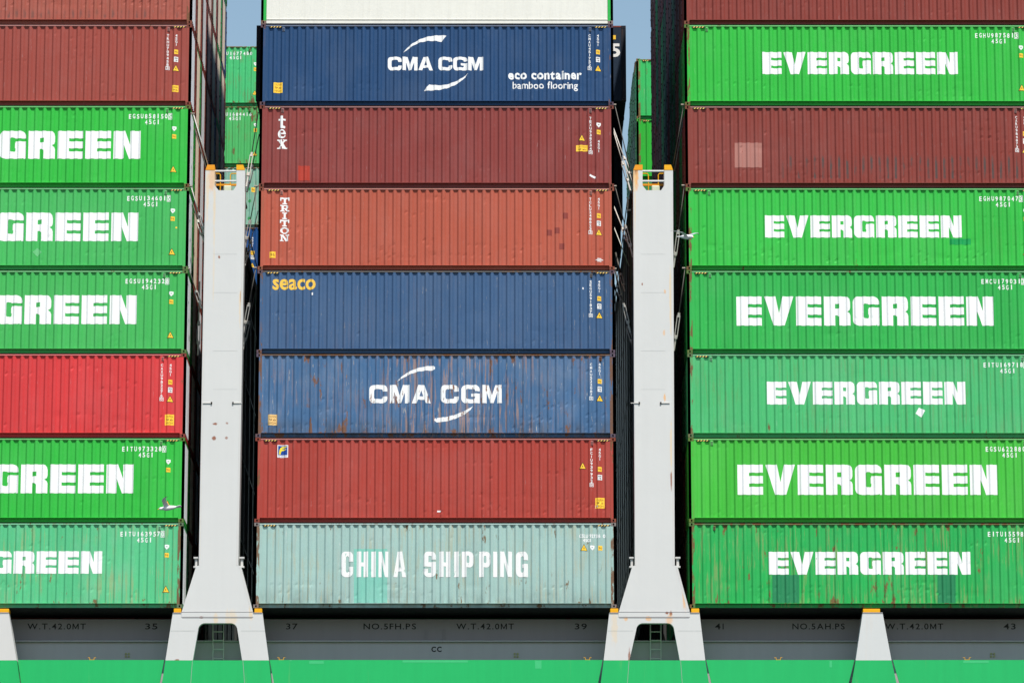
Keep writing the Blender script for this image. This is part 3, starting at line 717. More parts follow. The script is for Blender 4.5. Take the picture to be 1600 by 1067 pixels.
# ---- right bay
MR = srgb(142, 66, 58, .86)
c = Box('right', 0, MR, 'maroon container cut by the top edge, right bay', RIGHT, posts=.25, flecks=.35)
c = Box('right', 1, GB, 'vivid green lettered container between two maroon ones in the right bay', RIGHT, posts=.7, flecks=.2, amp=.012)
c.word(HEAVY, 'EVERGREEN', 1191, 81.5, 1497, 116, G2); c.fleet('EGHU9875813'); c.stripes(.30); c.stripes(L-.62); c.vent(.78); c.vent(L-.80)
c = Box('right', 2, MR, 'maroon container with a pale square patch and grey scuffs, right bay', RIGHT, posts=.35, flecks=.4, amp=.016, dents=28, scuff=(3.2, L-.2, .26, 1.2, .9))
c.lessor('CARU9848735', 'cywt', col1=-.78, col2=-.5); c.stripes(.30); c.stripes(L-.62); c.vent(L-.80)
c.patch(1148, 223, 1190.5, 261.5, lettermat('pale_undercoat', srgb(186, 126, 116, .84), srgb(160, 90, 80, .84), .3), 'sticker_residue')
c = Box('right', 3, srgb(62, 200, 80, .80), 'vivid green container with a dark green patch, under the scuffed maroon one', RIGHT, posts=.7, flecks=.2, amp=.016, dents=24, rust=.05)
c.word(HEAVY, 'EVERGREEN', 1195, 336.5, 1503, 371, G2); c.fleet('EGHU9870473'); c.stripes(.30); c.stripes(L-.62); c.vent(.80); c.vent(L-.80)
c.patch(1484, 373, 1517, 382, paint('dark_green_touch_up', srgb(30, 172, 92, .8)))
c = Box('right', 4, srgb(58, 188, 88, .80), 'medium green container with extra large lettering, above the pale sea green one', RIGHT, posts=.62, flecks=.15)
c.word(HEAVY, 'EVERGREEN', 1150.5, 463, 1553, 508.5, lettermat('white_lettering', WHITE, GM, .04)); c.fleet('EMCU1790313'); c.stripes(.30); c.stripes(L-.62); c.vent(.80); c.vent(L-.80)
G5 = srgb(84, 198, 124, .80)
c = Box('right', 5, G5, 'pale sea green container with a white diamond sticker under its lettering', RIGHT, posts=.72, rust=.16, flecks=.3, chalk=.15)
c.word(HEAVY, 'EVERGREEN', 1198, 596, 1509, 631.5, lettermat('white_lettering', WHITE, G5, .08)); c.fleet('EITU1697180'); c.stripes(.30); c.stripes(L-.62); c.vent(.80); c.vent(L-.80)
c.shapes([[(1436, 636), (1445.5, 641), (1440, 651.5), (1430.5, 646)]], M['white'], 'diamond_placard')
c = Box('right', 6, srgb(76, 198, 70, .82), 'clean yellowish green container with extra large lettering, second from bottom, right bay', RIGHT, posts=.3)
c.word(HEAVY, 'EVERGREEN', 1152, 725.5, 1559, 772.5, G2); c.fleet('EGSU6228807'); c.stripes(.30); c.stripes(L-.62); c.vent(.80); c.vent(L-.80)
G7 = srgb(48, 186, 94, .80)
RG = dict(rustcol=srgb(108, 84, 54), washcol=srgb(152, 160, 104, .9))
c = Box('right', 7, G7, 'rust streaked green container with two dark patches, bottom of the right bay', RIGHT, posts=.85, rust=.44, flecks=.6, amp=.016, dents=26, streak=.12, pale=srgb(150, 205, 120, .8), **RG, rail=paint('rail_paint', srgb(96, 130, 84, .8), rust=.85, sheets=False))
dkp = paint('dark_green_repair', srgb(48, 142, 94, .8), flecks=.2)
c.patch(1207, 897.5, 1249, 941.5, dkp); c.patch(1465, 897.5, 1493.5, 942, dkp)
c.word(HEAVY, 'EVERGREEN', 1201, 861.5, 1517, 897, lettermat('worn_white_lettering', WHITE, srgb(110, 160, 96, .8), .5)); c.fleet('EITU1559877'); c.stripes(L-.62); c.vent(.85)

# ------------------------------------------------------------------ containers deeper in the ship
ORD = ['front', 'second', 'third', 'fourth', 'fifth', 'sixth', 'seventh', 'eighth', 'ninth', 'tenth', 'eleventh', 'twelfth', 'thirteenth', 'fourteenth', 'fifteenth', 'sixteenth', 'seventeenth', 'eighteenth', 'nineteenth', 'twentieth', 'twenty-first', 'twenty-second', 'twenty-third', 'twenty-fourth', 'twenty-fifth', 'twenty-sixth']
rnd = random.Random(5)
DEEP = {}
def deepmat(kind):
    if kind not in DEEP:
        cols = {'green': srgb(50, 150, 80, .8), 'maroon': srgb(140, 70, 62, .8), 'brown': srgb(120, 74, 56, .8), 'blue': srgb(52, 78, 120, .8), 'grey': srgb(170, 176, 180, .8), 'sill': srgb(74, 52, 42, .8), 'maroonlit': srgb(198, 100, 84), 'brownlit': srgb(180, 112, 88), 'greenlit': srgb(90, 200, 110), 'bluelit': srgb(90, 120, 160),  # lit tones: container colours lightened to stand for sun on left-gap ends
                'pale': (.7, .7, .7), 'creamsheen': srgb(244, 226, 204), 'rosesheen': srgb(240, 220, 214), 'bluesheen': srgb(228, 232, 238), 'mint': srgb(222, 236, 222), 'darkgreen': srgb(36, 110, 66, .8)}  # pale tones paint grazing sun sheen into the left-gap end walls
        DEEP[kind] = paint('deep_container_paint_and_sheen', cols[kind], flecks=.5, rust=.22, sheets=False)
    return DEEP[kind]
def deep(bay, row, z, side, wall, frame, label, group, zo=0.0, rods=True, tall=L):
    x0 = {'left': -GL-L, 'mid': 0, 'right': L+GR}[bay]
    t = thing('shipping_container', (x0, row*ROW, z+zo), label, 'shipping container', group)
    obj('shell', SHELL_ME, t, [deepmat(frame)])
    if side:
        obj('end_wall', END_ME[side], t, [deepmat(wall)]); obj('end_frame', ENDF_ME[side], t, [deepmat('sill')]); obj('door_leaf', LEAF_ME[side], t, [deepmat(frame), deepmat('sill')])
    return t
def level(t): return ['first tier above the photo', 'topmost tier in view', 'second tier down', 'third tier down', 'fourth tier down', 'fifth tier down', 'sixth tier down', 'seventh tier down', 'bottom tier'][t+1] if -1 <= t <= 7 else '%s tier above the photo' % {-2: 'second', -3: 'third', -4: 'fourth'}[t]
sheen_walls_l = ['bluesheen', 'creamsheen', 'bluesheen', 'rosesheen', 'mint', 'creamsheen', 'creamsheen']  # wall tint per row, standing for sun sheen
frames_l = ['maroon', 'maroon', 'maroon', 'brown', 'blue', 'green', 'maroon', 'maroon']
CN = {'green': 'green', 'maroon': 'maroon', 'brown': 'brown', 'blue': 'blue', 'darkgreen': 'dark green'}
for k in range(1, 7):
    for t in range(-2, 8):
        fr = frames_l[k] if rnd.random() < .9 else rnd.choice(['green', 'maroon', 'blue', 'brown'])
        deep('left', k, (7-t)*TP, 1, sheen_walls_l[k], fr+'lit', 'sheen-painted end of a %s container, left gap, %s row back, %s' % (CN[fr], ORD[k], level(t)), 'container ends seen along the left gap')
# same painted sun sheen on the front row ends of the left bay
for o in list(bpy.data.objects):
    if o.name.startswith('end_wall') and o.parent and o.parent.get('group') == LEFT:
        o.material_slots[0].material = deepmat('bluesheen')
# far row of the left bay, standing on the far side of the ship
def far_box(bay, row, v_top, col, marks, label, group, rust=.2, **pk):
    """a detailed container in a far row, its top edge where the photo shows it"""
    Y = row*ROW; z = P(400 if bay == 'left' else 1000, v_top, Y).z-H
    x0 = {'left': -GL-L, 'right': L+GR}[bay]
    t = thing('shipping_container', (x0, Y, z), label, 'shipping container', group)
    pm = paint('far_container_paint', col, rust=rust, flecks=.4, **pk); pp = paint('far_corner_post_paint', col, rust=1.15, sheets=False, rscale=6, rustcol=srgb(112, 78, 52))
    sk = Skin(row*7+int(v_top), 10, .012)
    obj('side_panel', sk.mesh().mesh('side_panel', pm, fix=False), t); obj('shell', SHELL_ME, t, [pm])
    obj('top_rail', TRAIL_ME, t, [pp]); obj('bottom_rail', BRAIL_ME, t, [pm])
    for me in POST_ME: obj('corner_post', me, t, [pp])
    for me in CAST_ME: obj('corner_casting', me, t, [pp, M['hole']])
    s = 1 if bay == 'left' else -1
    obj('end_wall', END_ME[s], t, [pm]); obj('end_frame', ENDF_ME[s], t, [pp]); obj('door_leaf', LEAF_ME[s], t, [pm, pp])
    bx = Box.__new__(Box); bx.o = Vector((x0, Y, z)); bx.t = t; bx.skin = sk; bx.rail = pp; bx.bay = bay
    bx.q = lambda u, v: ((P(u, v, Y)-bx.o).x, (P(u, v, Y)-bx.o).z)
    if marks: marks(bx)
    return bx
FARL = 'containers of the far row seen between left and middle bays'
def mk(code, u0, u1, v):
    def f(bx):
        xa, z1 = bx.q(u0, v); xb, _ = bx.q(u1, v)
        bx.code_h(code, '45G1', xa, xb, z1, .165, M['white'], False, sub_dx=.62)
        x, z = bx.q(399, v+22); bx.badge(x, z); x, z = bx.q(399, v+30); bx.tagbox(x, z, .15, .17, M['yellow'], M['brownink'], 'height_sticker', '96')
        x, z = bx.q(398, v+67); bx.tri(x, z); bx.vent(bx.q(390, v)[0])
    return f
far_box('left', 19, 72, srgb(80, 204, 128, .80), mk('EITU1677480', 338, 396, 81), 'topmost green container of the far row, between left and middle bays', FARL, .42)
far_box('left', 19, 166, srgb(88, 196, 112, .80), mk('EITU1684416', 337, 395, 176), 'far green container with rusty foot, second from top between left and middle bays', FARL, .52)
def mm(bx):
    x, z = bx.q(395.5, 300); bx.tagbox(x, z, .17, .22, M['yellow'], M['brownink'], 'height_sticker', '96')
    for u, v in ((389, 295), (390, 314), (389, 341)): bx.shapes([[(u+2.4*math.cos(a), v+2.6*math.sin(a)) for a in [k*.7 for k in range(9)]]], lettermat('green_touch_up', srgb(70, 170, 100, .8), (.2, .4, .3), .3), 'touch_up_spot')
far_box('left', 19, 261, srgb(140, 196, 172, .80), mm, 'far mint container with dirt stains and green spots behind the left tower', FARL, .42, dust=.9, chalk=.4)
def mb(bx):
    x, z = bx.q(394.5, 398); bx.tagbox(x, z, .17, .19, M['yellow'], M['brownink'], 'height_sticker', '96'); x, z = bx.q(394.5, 405); bx.tagbox(x, z, .16, .18, M['white'], M['black'], 'data_sticker', '8/4')
    x, z = bx.q(394, 417); bx.tri(x, z); x, z1 = bx.q(394.5, 370); _, z0 = bx.q(394.5, 386); bx.code_v('45G1', x, z1, z0, M['white'], boxed=False)
far_box('left', 19, 355, srgb(30, 84, 146, .8), mb, 'deep blue container in the far row glimpsed beside the left lashing tower', FARL, .1)
for i, (fr) in enumerate(['maroon', 'brown', 'maroon', 'green', 'maroon', 'blue']):
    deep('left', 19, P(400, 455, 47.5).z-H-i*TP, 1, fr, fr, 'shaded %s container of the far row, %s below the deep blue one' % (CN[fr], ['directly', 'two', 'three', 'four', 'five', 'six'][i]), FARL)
for k in range(12, 19):
    for t in range(4, 8):
        fr = rnd.choice(['maroon', 'brown', 'green', 'blue'])
        deep('left', k, (7-t)*TP, 1, fr, fr, 'shaded %s container end, left gap, %s row back, %s' % (CN[fr], ORD[k], level(t)), 'dark container ends deep in the left gap')
# middle bay: four extra tiers on the four front rows (they throw the shadow on the left gap), then the long boxes
MEXT = 'upper containers of the middle bay'
for k in range(0, 4):
    for t in (range(-4, 0) if k == 0 else range(-4, 1)):
        deep('mid', k, (7-t)*TP, -1, 'blue', 'blue', 'blue container of the middle bay, %s row back, %s' % (ORD[k], level(t)), MEXT, rods=False)
for k in range(1, 4):
    for t in range(1, 8):
        fr = rnd.choice(['maroon', 'blue', 'green']); deep('mid', k, (7-t)*TP, 1, fr, fr, 'shaded %s container end, middle bay, %s row back, %s' % (CN[fr], ORD[k], level(t)), 'container ends of the middle bay', rods=False)
for k in range(12, 19):  # unseen boxes added to keep the lower far-row containers in shadow
    for t in range(-3, 1):
        deep('mid', k, (7-t)*TP, -1, 'blue', 'blue', 'unseen blue container added for shade, middle bay, %s row back, %s' % (ORD[k], level(t)), MEXT, rods=False)
# forty-five foot boxes that overhang the middle bay at both ends
LONG = 'long dark containers overhanging the middle bay'
long_p = paint('long_container_navy', srgb(34, 52, 74, .8), flecks=.3); long_e = paint('long_container_end_paint', srgb(28, 34, 48, .8), rust=.25, sheets=False)
def long_box(row, z, label, number=False):
    OV = .762; t = thing('long_shipping_container', (-OV, row*ROW, z), label, 'shipping container', LONG); LL = L+2*OV
    b = MB(); xs = []; x = .2; sg = 0
    while x < LL-.2: xs += [(x, .012), (x+.07, .048), (x+.14, .048), (x+.21, .012)]; x += .278
    xs = [(.18, .012)]+[q for q in xs if q[0] < LL-.42]+[(LL-.40, .012), (LL-.18, .012)]
    for x, y in xs: b.v += [(x, y, .16), (x, y, H-.06)]
    for i in range(len(xs)-1): b.f.append([2*i, 2*i+2, 2*i+3, 2*i+1]); b.mi.append(0)
    b.build('side_panel', long_p, t, fix=False)
    MB().box((.03, .06, .03), (LL-.03, WD, H-.02)).build('shell', long_p, t)
    MB().box((.178, .004, H-.06), (LL-.178, .06, H-.006)).build('top_rail', deepmat('maroon'), t)
    MB().box((.178, .01, .01), (LL-.178, .06, .16)).build('bottom_rail', long_p, t)
    for x in (0, LL-.18): MB().box((x, 0, .118), (x+.18, .15, H-.118)).build('corner_post', long_e, t)
    for x in (0, LL-.178):
        for zz in (0, H-.118): MB().box((x, -.004, zz), (x+.178, .16, zz+.118), 0, .01).build('corner_casting', long_e, t)
    for xo, s in ((LL, 1), (0, -1)):
        a, d = sorted((xo-s*.05, xo)); MB().box((a, .16, .1), (d, WD-.01, H-.05), 0, .01).build('end_wall', long_e, t)
    if number:
        x, z_ = (P(961.5, 89.5, row*ROW)-Vector((-OV, 0, z)))[0], (P(961.5, 89.5, row*ROW).z-z)
        bb = MB(); w = .36
        g = lambda ox: [(x+ox-w/2, z_), (x+ox+w/2, z_+.52)]
        for ch, ox in (('4', -.46), ('5', 0)):
            (xa, za), (xb, zb) = g(ox); text_mesh([(ch, xa, za, xb, zb)], lambda q, w_: .008, .004, bb, conform=False, bold=.035)
        bb.build('length_number', M['white'], t, fix=False)
        MB().box((x-.10, .002, z_+.68), (x+.02, .008, z_+.84)).build('height_sticker', M['yellow'], t)
z45 = P(975, 40.5, 10).z-H
long_box(4, z45, 'long navy container with a big white number, overhanging behind its neighbours', True)
long_box(5, z45-.02, 'long dark container directly behind the numbered overhanging one')
z46 = P(968, 343, 15).z
for i in range(1, 3): long_box(6, z46+(i-1)*TP, 'long dark overhanging container, %s of a stacked pair behind the orange brown box' % ('lower', 'upper')[i-1])
long_box(7, z46-.9, 'long dark overhanging container lowest and farthest back in the middle gap')
# right bay: ends in shade, twelve rows deep
cr = ['maroon', 'green', 'brown', 'green', 'darkgreen', 'maroon', 'darkgreen', 'green', 'brown', 'darkgreen', 'maroon', 'brown']
for k in range(1, 12):
    for t in range(-3, 8 if k < 5 else 4):
        fr = cr[k] if rnd.random() < .6 else rnd.choice(['green', 'maroon', 'darkgreen', 'brown'])
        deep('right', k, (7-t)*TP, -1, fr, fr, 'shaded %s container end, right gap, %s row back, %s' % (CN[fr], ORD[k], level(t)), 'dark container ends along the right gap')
FARR = 'containers of the far rows seen between middle and right bays'
def gst(bx): bx.stripes(.30, 3)
far_box('right', 19, 92, srgb(62, 196, 104, .8), gst, 'topmost green far container with a rusty post, against the sky', FARR, .12)
far_box('right', 19, 186, srgb(52, 188, 60, .8), gst, 'vivid green container in the far row just above the right lashing tower', FARR, .05)
for i in range(5):
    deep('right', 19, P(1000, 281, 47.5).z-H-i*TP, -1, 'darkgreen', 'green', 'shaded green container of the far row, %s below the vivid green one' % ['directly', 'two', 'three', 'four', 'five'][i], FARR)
for k, vt in ((20, 95), (21, 112), (22, 137), (23, 180), (24, 214)):
    zt = P(985, vt, k*ROW).z-H
    for i in range(9 if k > 22 else 7):
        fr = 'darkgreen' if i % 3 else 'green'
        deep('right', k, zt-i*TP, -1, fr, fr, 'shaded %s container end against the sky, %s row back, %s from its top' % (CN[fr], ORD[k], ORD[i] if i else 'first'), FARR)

# ------------------------------------------------------------------ the ship
ship = thing('container_ship', P(700, 1067, 0)+Vector((0, 0, -.5)), 'green hulled container ship with white lashing towers carrying the container stacks', 'ship')
OFF = Vector(ship.location)
def loc(pts): return [tuple(Vector(p)-OFF) for p in pts]
class SMB(MB):      # ship parts are modelled in world coordinates, then stored relative to the ship
    def mesh(s, *a, **k):
        s.v = [(x-OFF.x, y-OFF.y, z-OFF.z) for x, y, z in s.v]; return super().mesh(*a, **k)
def xz(u, v, Y): p = P(u, v, Y); return (p.x, p.z)
YP = -.02                                             # front of the towers
ZB = P(700, 1030.5, .12).z                            # top of the bulwark
def pillar(up, brk, neck, base, bot, op, label, stains):
    """a lashing tower: narrow mast, flared foot with an arched opening; the lower part painted green"""
    Y0, Y1 = YP, .75
    q = lambda u, v: xz(u, v, Y0)
    RS, RD, RO = srgb(226, 196, 150), srgb(140, 78, 46), srgb(228, 172, 110)
    white = steel('tower_white_paint', (.615, .615, .60), .035, .18, spots=[(q(u, v)[0]-OFF.x, q(u, v)[1]-OFF.z, rx, rz, am, {'s': RS, 'd': RD, 'o': RO}[cc]) for u, v, rx, rz, am, cc in stains])
    (ul, ur), (bl, br), (nl, nr), (sl, sr), (ml, mr), (dl, dr) = up, brk, neck, base, bot[0], bot[1]
    zt = q(ul, 266)[1]
    wl = q(ul, 300); wr = q(ur, 300)
    nb = 297.5
    # mast with the notch at its head
    t0 = ul+14.5; t1 = ur-13.5
    mast = [q(bl, 884), q(nl, 955), q(nr, 955), q(br, 884), q(br-4.2, 883), q(ur, 266), q(t1, 266), q(t1, 290), q(t1-5, nb), q(t0+6, nb), q(t0, 290), q(t0, 266), q(ul, 266), q(bl+4.0, 883)]
    a = SMB().prism(mast, Y0, Y1).build('lashing_tower', white, ship); a['label'] = label
    # foot
    zg = ZB+.0
    ol, orr, pl_, pr_ = op
    hole = [q(pl_, 1031), q(ol+.5, 984)]
    for k in range(7):
        t = math.radians(180-90*k/6); hole.append(q(ol+11+10.5*math.cos(t), 984-11*math.sin(t)))
    for k in range(7):
        t = math.radians(90-90*k/6); hole.append(q(orr-11+10.5*math.cos(t), 984-11*math.sin(t)))
    hole += [q(orr-.5, 984), q(pr_, 1031)]
    foot = [q(ml, 1031)]+[q(sl, 957), q(sr, 957)]+[q(mr, 1031)]+hole[::-1]
    SMB().prism(foot, Y0, .22).build('tower_foot', white, a)
    zb = q(0, 1100)[1]
    k = (1100-1031)/(1067-1031)
    SMB().prism([q(ml+(dl-ml)*k, 1100), q(dl+(ml-dl)*.02, 1067), q(ml, 1031.1), q(mr, 1031.1), q(mr+(dr-mr), 1067), q(mr+(dr-mr)*k, 1100)], Y0, Y1).build('tower_base', M['ship_green'], a)
    # doubler plate line and shoulder ledges
    SMB().prism([q(nl-.5, 956), q(nr+.5, 956), q(nr+.5, 963.2), q(nl-.5, 963.2)], Y0-.012, Y0).build('doubler_plate', white, a)
    SMB().prism([q(nl-.3, 955.2), q(nr+.3, 955.2), q(nr+.3, 955.9), q(nl-.3, 955.9)], Y0-.02, Y0).build('weld_ledge', M['ship_grey'], a)
    SMB().prism([q(nl+.5, 963.5), q(nr-.5, 963.5), q(nr-.5, 964.3), q(nl+.5, 964.3)], Y0-.014, Y0).build('weld_ledge', M['ship_grey'], a)
    # narrow rust-bleeding edges either side of the mast
    for (ua, va, ub, vb, s) in ((ur, 300, br-4.2, 883, 1), (br, 884.5, nr, 954, 1), (ul, 300, bl+4.0, 883, -1)):
        A = q(ua, va); B_ = q(ub, vb); w = .075 if s > 0 else .04
        SMB().prism([(A[0]-w*s, A[1]), A, B_, (B_[0]-w*s, B_[1])] if s > 0 else [A, (A[0]+w, A[1]), (B_[0]+w, B_[1]), B_], Y0-.003, Y0+.001).build('rusty_edge', M['ship_white_rusty'], a)
    # plate seams
    bb = SMB()
    for v in (397, 457, 548, 608): bb.prism([q(ul+12, v), q(ur-12, v), q(ur-12, v+.35), q(ul+12, v+.35)], Y0-.0025, Y0)
    bb.build('plate_seam', steel('seam_paint', (.46, .47, .46)), a)
    # yellow heads
    for (x0, x1, s, mt) in ((ul, t0, -1, 'yellowrusty'), (t1, ur, 1, 'yellowpaint')):
        cu = [q(x0, 266), q(x1, 266), q(x1-(3 if s > 0 else 0), 257.8), q(x0+(3 if s < 0 else 0), 257.8)]
        SMB().prism(cu, Y0-.01, Y1+.01).build('yellow_cap', M[mt], a)
    # front rails across the notch
    bb = SMB()
    for v in (267.6, 283.2):
        A = P(t0-.5, v, Y0+.05); B_ = P(t1+.5, v, Y0+.05); bb.tube([A, B_], .034, 8)
    bb.build('guard_rail', white, a)
    for u0, u1 in ((t0-1, t0+9), (t1-9.5, t1+1)):
        bb = SMB(); A = P(u0, 271.5, 1.6); B_ = P(u1, 271.5, 1.6); z0 = P(u0, 300, 1.6).z
        e = B_ if u0 < t0 else A; f_ = A if u0 < t0 else B_
        bb.tube([f_, (e.x+(.04 if e is A else -.04), e.y, e.z), (e.x, e.y, e.z-.05), (e.x, e.y, z0)], .020, 6).build('yellow_handrail', M['yellowpaint'], a)
    A = P(t0, 289, 2.4); B_ = P(t1, 289, 2.4)
    SMB().box((A.x, A.y-.03, A.z-.04), (B_.x, A.y+.03, A.z+.03)).build('toe_board', M['yellowrusty'], a)
    A = P(t0+14, 297, 1.2); B_ = P(t1-2, 291, 1.2); SMB().box((A.x, 1.1, A.z-.15), (B_.x-.12, 1.5, B_.z), 0, .03).build('locker', steel('pale_locker_paint', srgb(216, 226, 200, .9)), a)
    # small pad eyes with wires at half height and roller brackets near the flare
    bb = SMB()
    for ua, ub in ((ul-4, ul+9.5), (ur-19, ur-5)):
        lo_, hi_ = (ua, ub) if ua < ul+5 else (ua, ub)
        A = P(lo_, 629.5, Y0-.02); B_ = P(hi_, 629.5, Y0-.02); bb.box((A.x, Y0-.028, A.z-.012), (B_.x, Y0-.001, A.z+.012))
        e = B_ if ua < ul+5 else A; bb.box((e.x-.022, Y0-.04, e.z-.035), (e.x+.022, Y0-.0012, e.z+.035), 1)
    bb.build('pad_eye', [M['turn'], M['hole']], a)
    for ue, s in ((bl-.5, -1), (br+.8, 1)):
        bb = SMB(); x, z = q(ue, 877)
        bb.box((x-.085, .10, z+.13), (x+.085, .30, z+.18)).box((x-.085, .10, z-.18), (x+.085, .30, z-.13)); bb.tube([(x, .2, z-.14), (x, .2, z+.14)], .05, 10)
        bb.build('roller_bracket', M['ship_white_rusty'], a)
    # pads the containers stand on
    for x0, x1 in ((sl, nl-1), (nr+1, sr-.5)):
        A = q(x0+1.5, 956.6); B_ = q(x1, 950.2)
        SMB().box((A[0], Y0-.01, A[1]), (B_[0], .5, B_[1]), 0, .01).build('container_pad', M['yellowpaint'], a)
    bb = SMB()
    for ux, sx in ((sl+.2, 1), (sr-.2, -1)):
        A = q(ux, 957.6); B_ = q(nl-.6 if sx > 0 else nr+.6, 956.7); x0, x1 = sorted((A[0], B_[0])); bb.box((x0, Y0-.02, A[1]-.0), (x1, Y0+.3, B_[1]))
    bb.build('shoulder_plate', M['ship_grey'], a)
    # seams on the foot
    bb = SMB()
    for x0, x1 in ((sl+(ml-sl)*.38, ol-4), (orr+4, sr+(mr-sr)*.38)):
        bb.prism([q(x0+1, 985), q(x1, 985), q(x1, 985.35), q(x0+1, 985.35)], Y0-.0025, Y0)
    A, B_ = q(pr_+1, 1032), q(pr_+3.5, 1067); bb.prism([A, (A[0]+.015, A[1]), (B_[0]+.015, B_[1]), B_], Y0-.0025, Y0)
    A, B_ = q(pl_-1, 1032), q(pl_-3.5, 1067); bb.prism([A, (A[0]+.015, A[1]), (B_[0]+.015, B_[1]), B_], Y0-.0025, Y0)
    bb.build('plate_seam', steel('seam_paint', (.30, .33, .31)), a)
    # ladder seen through the opening
    bb = SMB(); cx = (ol+orr)/2+.5; Yl = 1.05
    for u in (cx-8, cx+8.5):
        A = P(u, 1033, Yl); B_ = P(u, 960, Yl); bb.tube([A, B_], .018, 6)
    for v in (974, 986.5, 1000, 1014, 1028): bb.tube([P(cx-8, v, Yl), P(cx+8.5, v, Yl)], .018, 6)
    bb.build('ladder', M['turn'], a)
    return a
pillar((321, 383), (306.5, 376.5), (284, 395), (270, 410), ((258.5, 420), (253, 424)), (309, 371.5, 301.2, 378.3), 'left lashing tower with a rusty yellow cap',
       [(331, 272, .14, .8, .6, 'o'), (324, 300, .07, 1.2, .5, 's'), (335, 320, .05, 1.6, .5, 's'), (334, 420, .04, 1.8, .3, 's'), (342.5, 402, .05, .07, .9, 'd'), (335, 662, .09, .05, .9, 'd'), (354.5, 661, .06, .06, .7, 'd'), (334, 684, .10, .09, .9, 'd'), (353.5, 684, .06, .05, .7, 'd'),
        (377.5, 465, .06, .5, .9, 'd'), (376, 480, .08, .9, .5, 's'), (364, 966, .20, .42, .42, 's'), (355, 972, .08, .5, .35, 's'), (315, 964, .09, .05, .9, 'd'), (337, 965, .12, .25, .5, 's'), (258, 1022, .05, .06, .9, 'd'), (392, 945, .10, .7, .6, 's'), (277, 1031, .10, .05, .9, 'd')])
pillar((989.5, 1051.5), (988, 1058.5), (967, 1077.5), (952, 1093), ((943.3, 1102), (938.5, 1107.8)), (993.5, 1054, 983.5, 1062.2), 'right lashing tower with rust on its left cap',
       [(993.5, 270, .12, .75, .95, 'o'), (992, 262, .14, .3, .8, 'd'), (991, 300, .06, 1.8, .6, 's'), (1003.5, 444, .03, .06, .9, 'd'), (1039, 456, .04, .09, .7, 'o'), (1037.5, 520, .05, .12, .6, 'o'), (1048, 470, .06, 1.4, .6, 's'), (1049, 700, .06, 1.2, .6, 's'), (1049, 750, .05, .4, .8, 'd'),
        (1038.5, 620, .05, .2, .8, 'o'), (1070, 925, .10, .75, .8, 'o'), (1042, 957.5, .08, .08, .95, 'd'), (1048, 958, .07, .12, .9, 'd'), (1046, 967, .16, .25, .55, 'o'), (978, 966, .09, .10, .7, 'o'), (1013, 966, .14, .10, .7, 'o'), (983.5, 1031, .06, .45, .8, 'd'), (1025, 1034, .08, .12, .6, 'd'), (960, 980, .14, .8, .4, 's')])
# short stanchions under the middle of the outer bays
def stanchion(tl, tr, ml, mr, bl, br, pad):
    q = lambda u, v: xz(u, v, YP)
    a = SMB().prism([q(ml, 1031), q(mr, 1031), q(tr, 957), q(tl, 957)], YP, .5).build('stanchion', M['ship_white_rusty' if tl < 0 else 'ship_white'], ship)
    k = (1100-1031)/36
    SMB().prism([q(ml+(bl-ml)*k, 1100), q(mr+(br-mr)*k, 1100), q(mr, 1031.1), q(ml, 1031.1)], YP, .5).build('stanchion_base', M['ship_green'], a)
    A = q(pad[0], 956.4); B_ = q(pad[1], 950.6); SMB().box((A[0], YP-.01, A[1]), (B_[0], .45, B_[1]), 0, .01).build('container_pad', M['yellowpaint'], a)
    A = q(tl, 957.5); B_ = q(tr, 956.4); SMB().box((A[0], YP-.015, A[1]), (B_[0], .46, B_[1]-.001)).build('shoulder_plate', M['ship_grey'], a)
stanchion(1348, 1379, 1337, 1393, 1331, 1401, (1348.5, 1375))
stanchion(-18, 13.5, -29, 26, -35, 31, (-14, 14))
# bulwark panels between towers, each stopping short of the sloped feet
edges = [(-600, -600), None]
def bulwark(tl, bl, tr, br):
    q = lambda u, v: xz(u, v, .12)
    k = (1100-1031)/36
    b = SMB().prism([q(bl+(bl-tl)*(k-1), 1100), q(br+(br-tr)*(k-1), 1100), q(tr, 1030.5), q(tl, 1030.5)], .12, .20)
    return b.build('bulwark', M['ship_green'], ship)
bulwark(-800, -800, -29, -40); bulwark(28, 33, 256.5, 249.5); bulwark(421.5, 428, 941.5, 934.5); bulwark(1103.5, 1111.5, 1335, 1326); bulwark(1395, 1405.5, 2400, 2400)
def repaint(u0, v0, u1, v1):
    q = lambda u, v: xz(u, v, .12); SMB().prism([q(u0, v1), q(u1, v1), q(u1, v0), q(u0, v0)], .1175, .1195).build('repaint_patch', M['green2'], ship)
M['green2'] = steel('lighter_green_touch_up', srgb(66, 203, 127, .82), .06, .1)
for a_ in ((836, 1031.5, 846, 1044), (452, 1031, 456, 1032.5), (483, 1032, 506, 1036.5), (629, 1031, 731, 1034.5), (1296, 1032, 1300, 1042), (1505, 1031.5, 1545, 1035)): repaint(*a_)
# hull side below, down into the water
zh = xz(0, 1094, .12)[1]; WATER = -23.6
SMB().box((-60, .11, WATER-2), (85, 1.0, zh)).box((-60, 1.0, WATER-2), (85, 62, zh-1.2)).build('hull', M['hull'], ship)
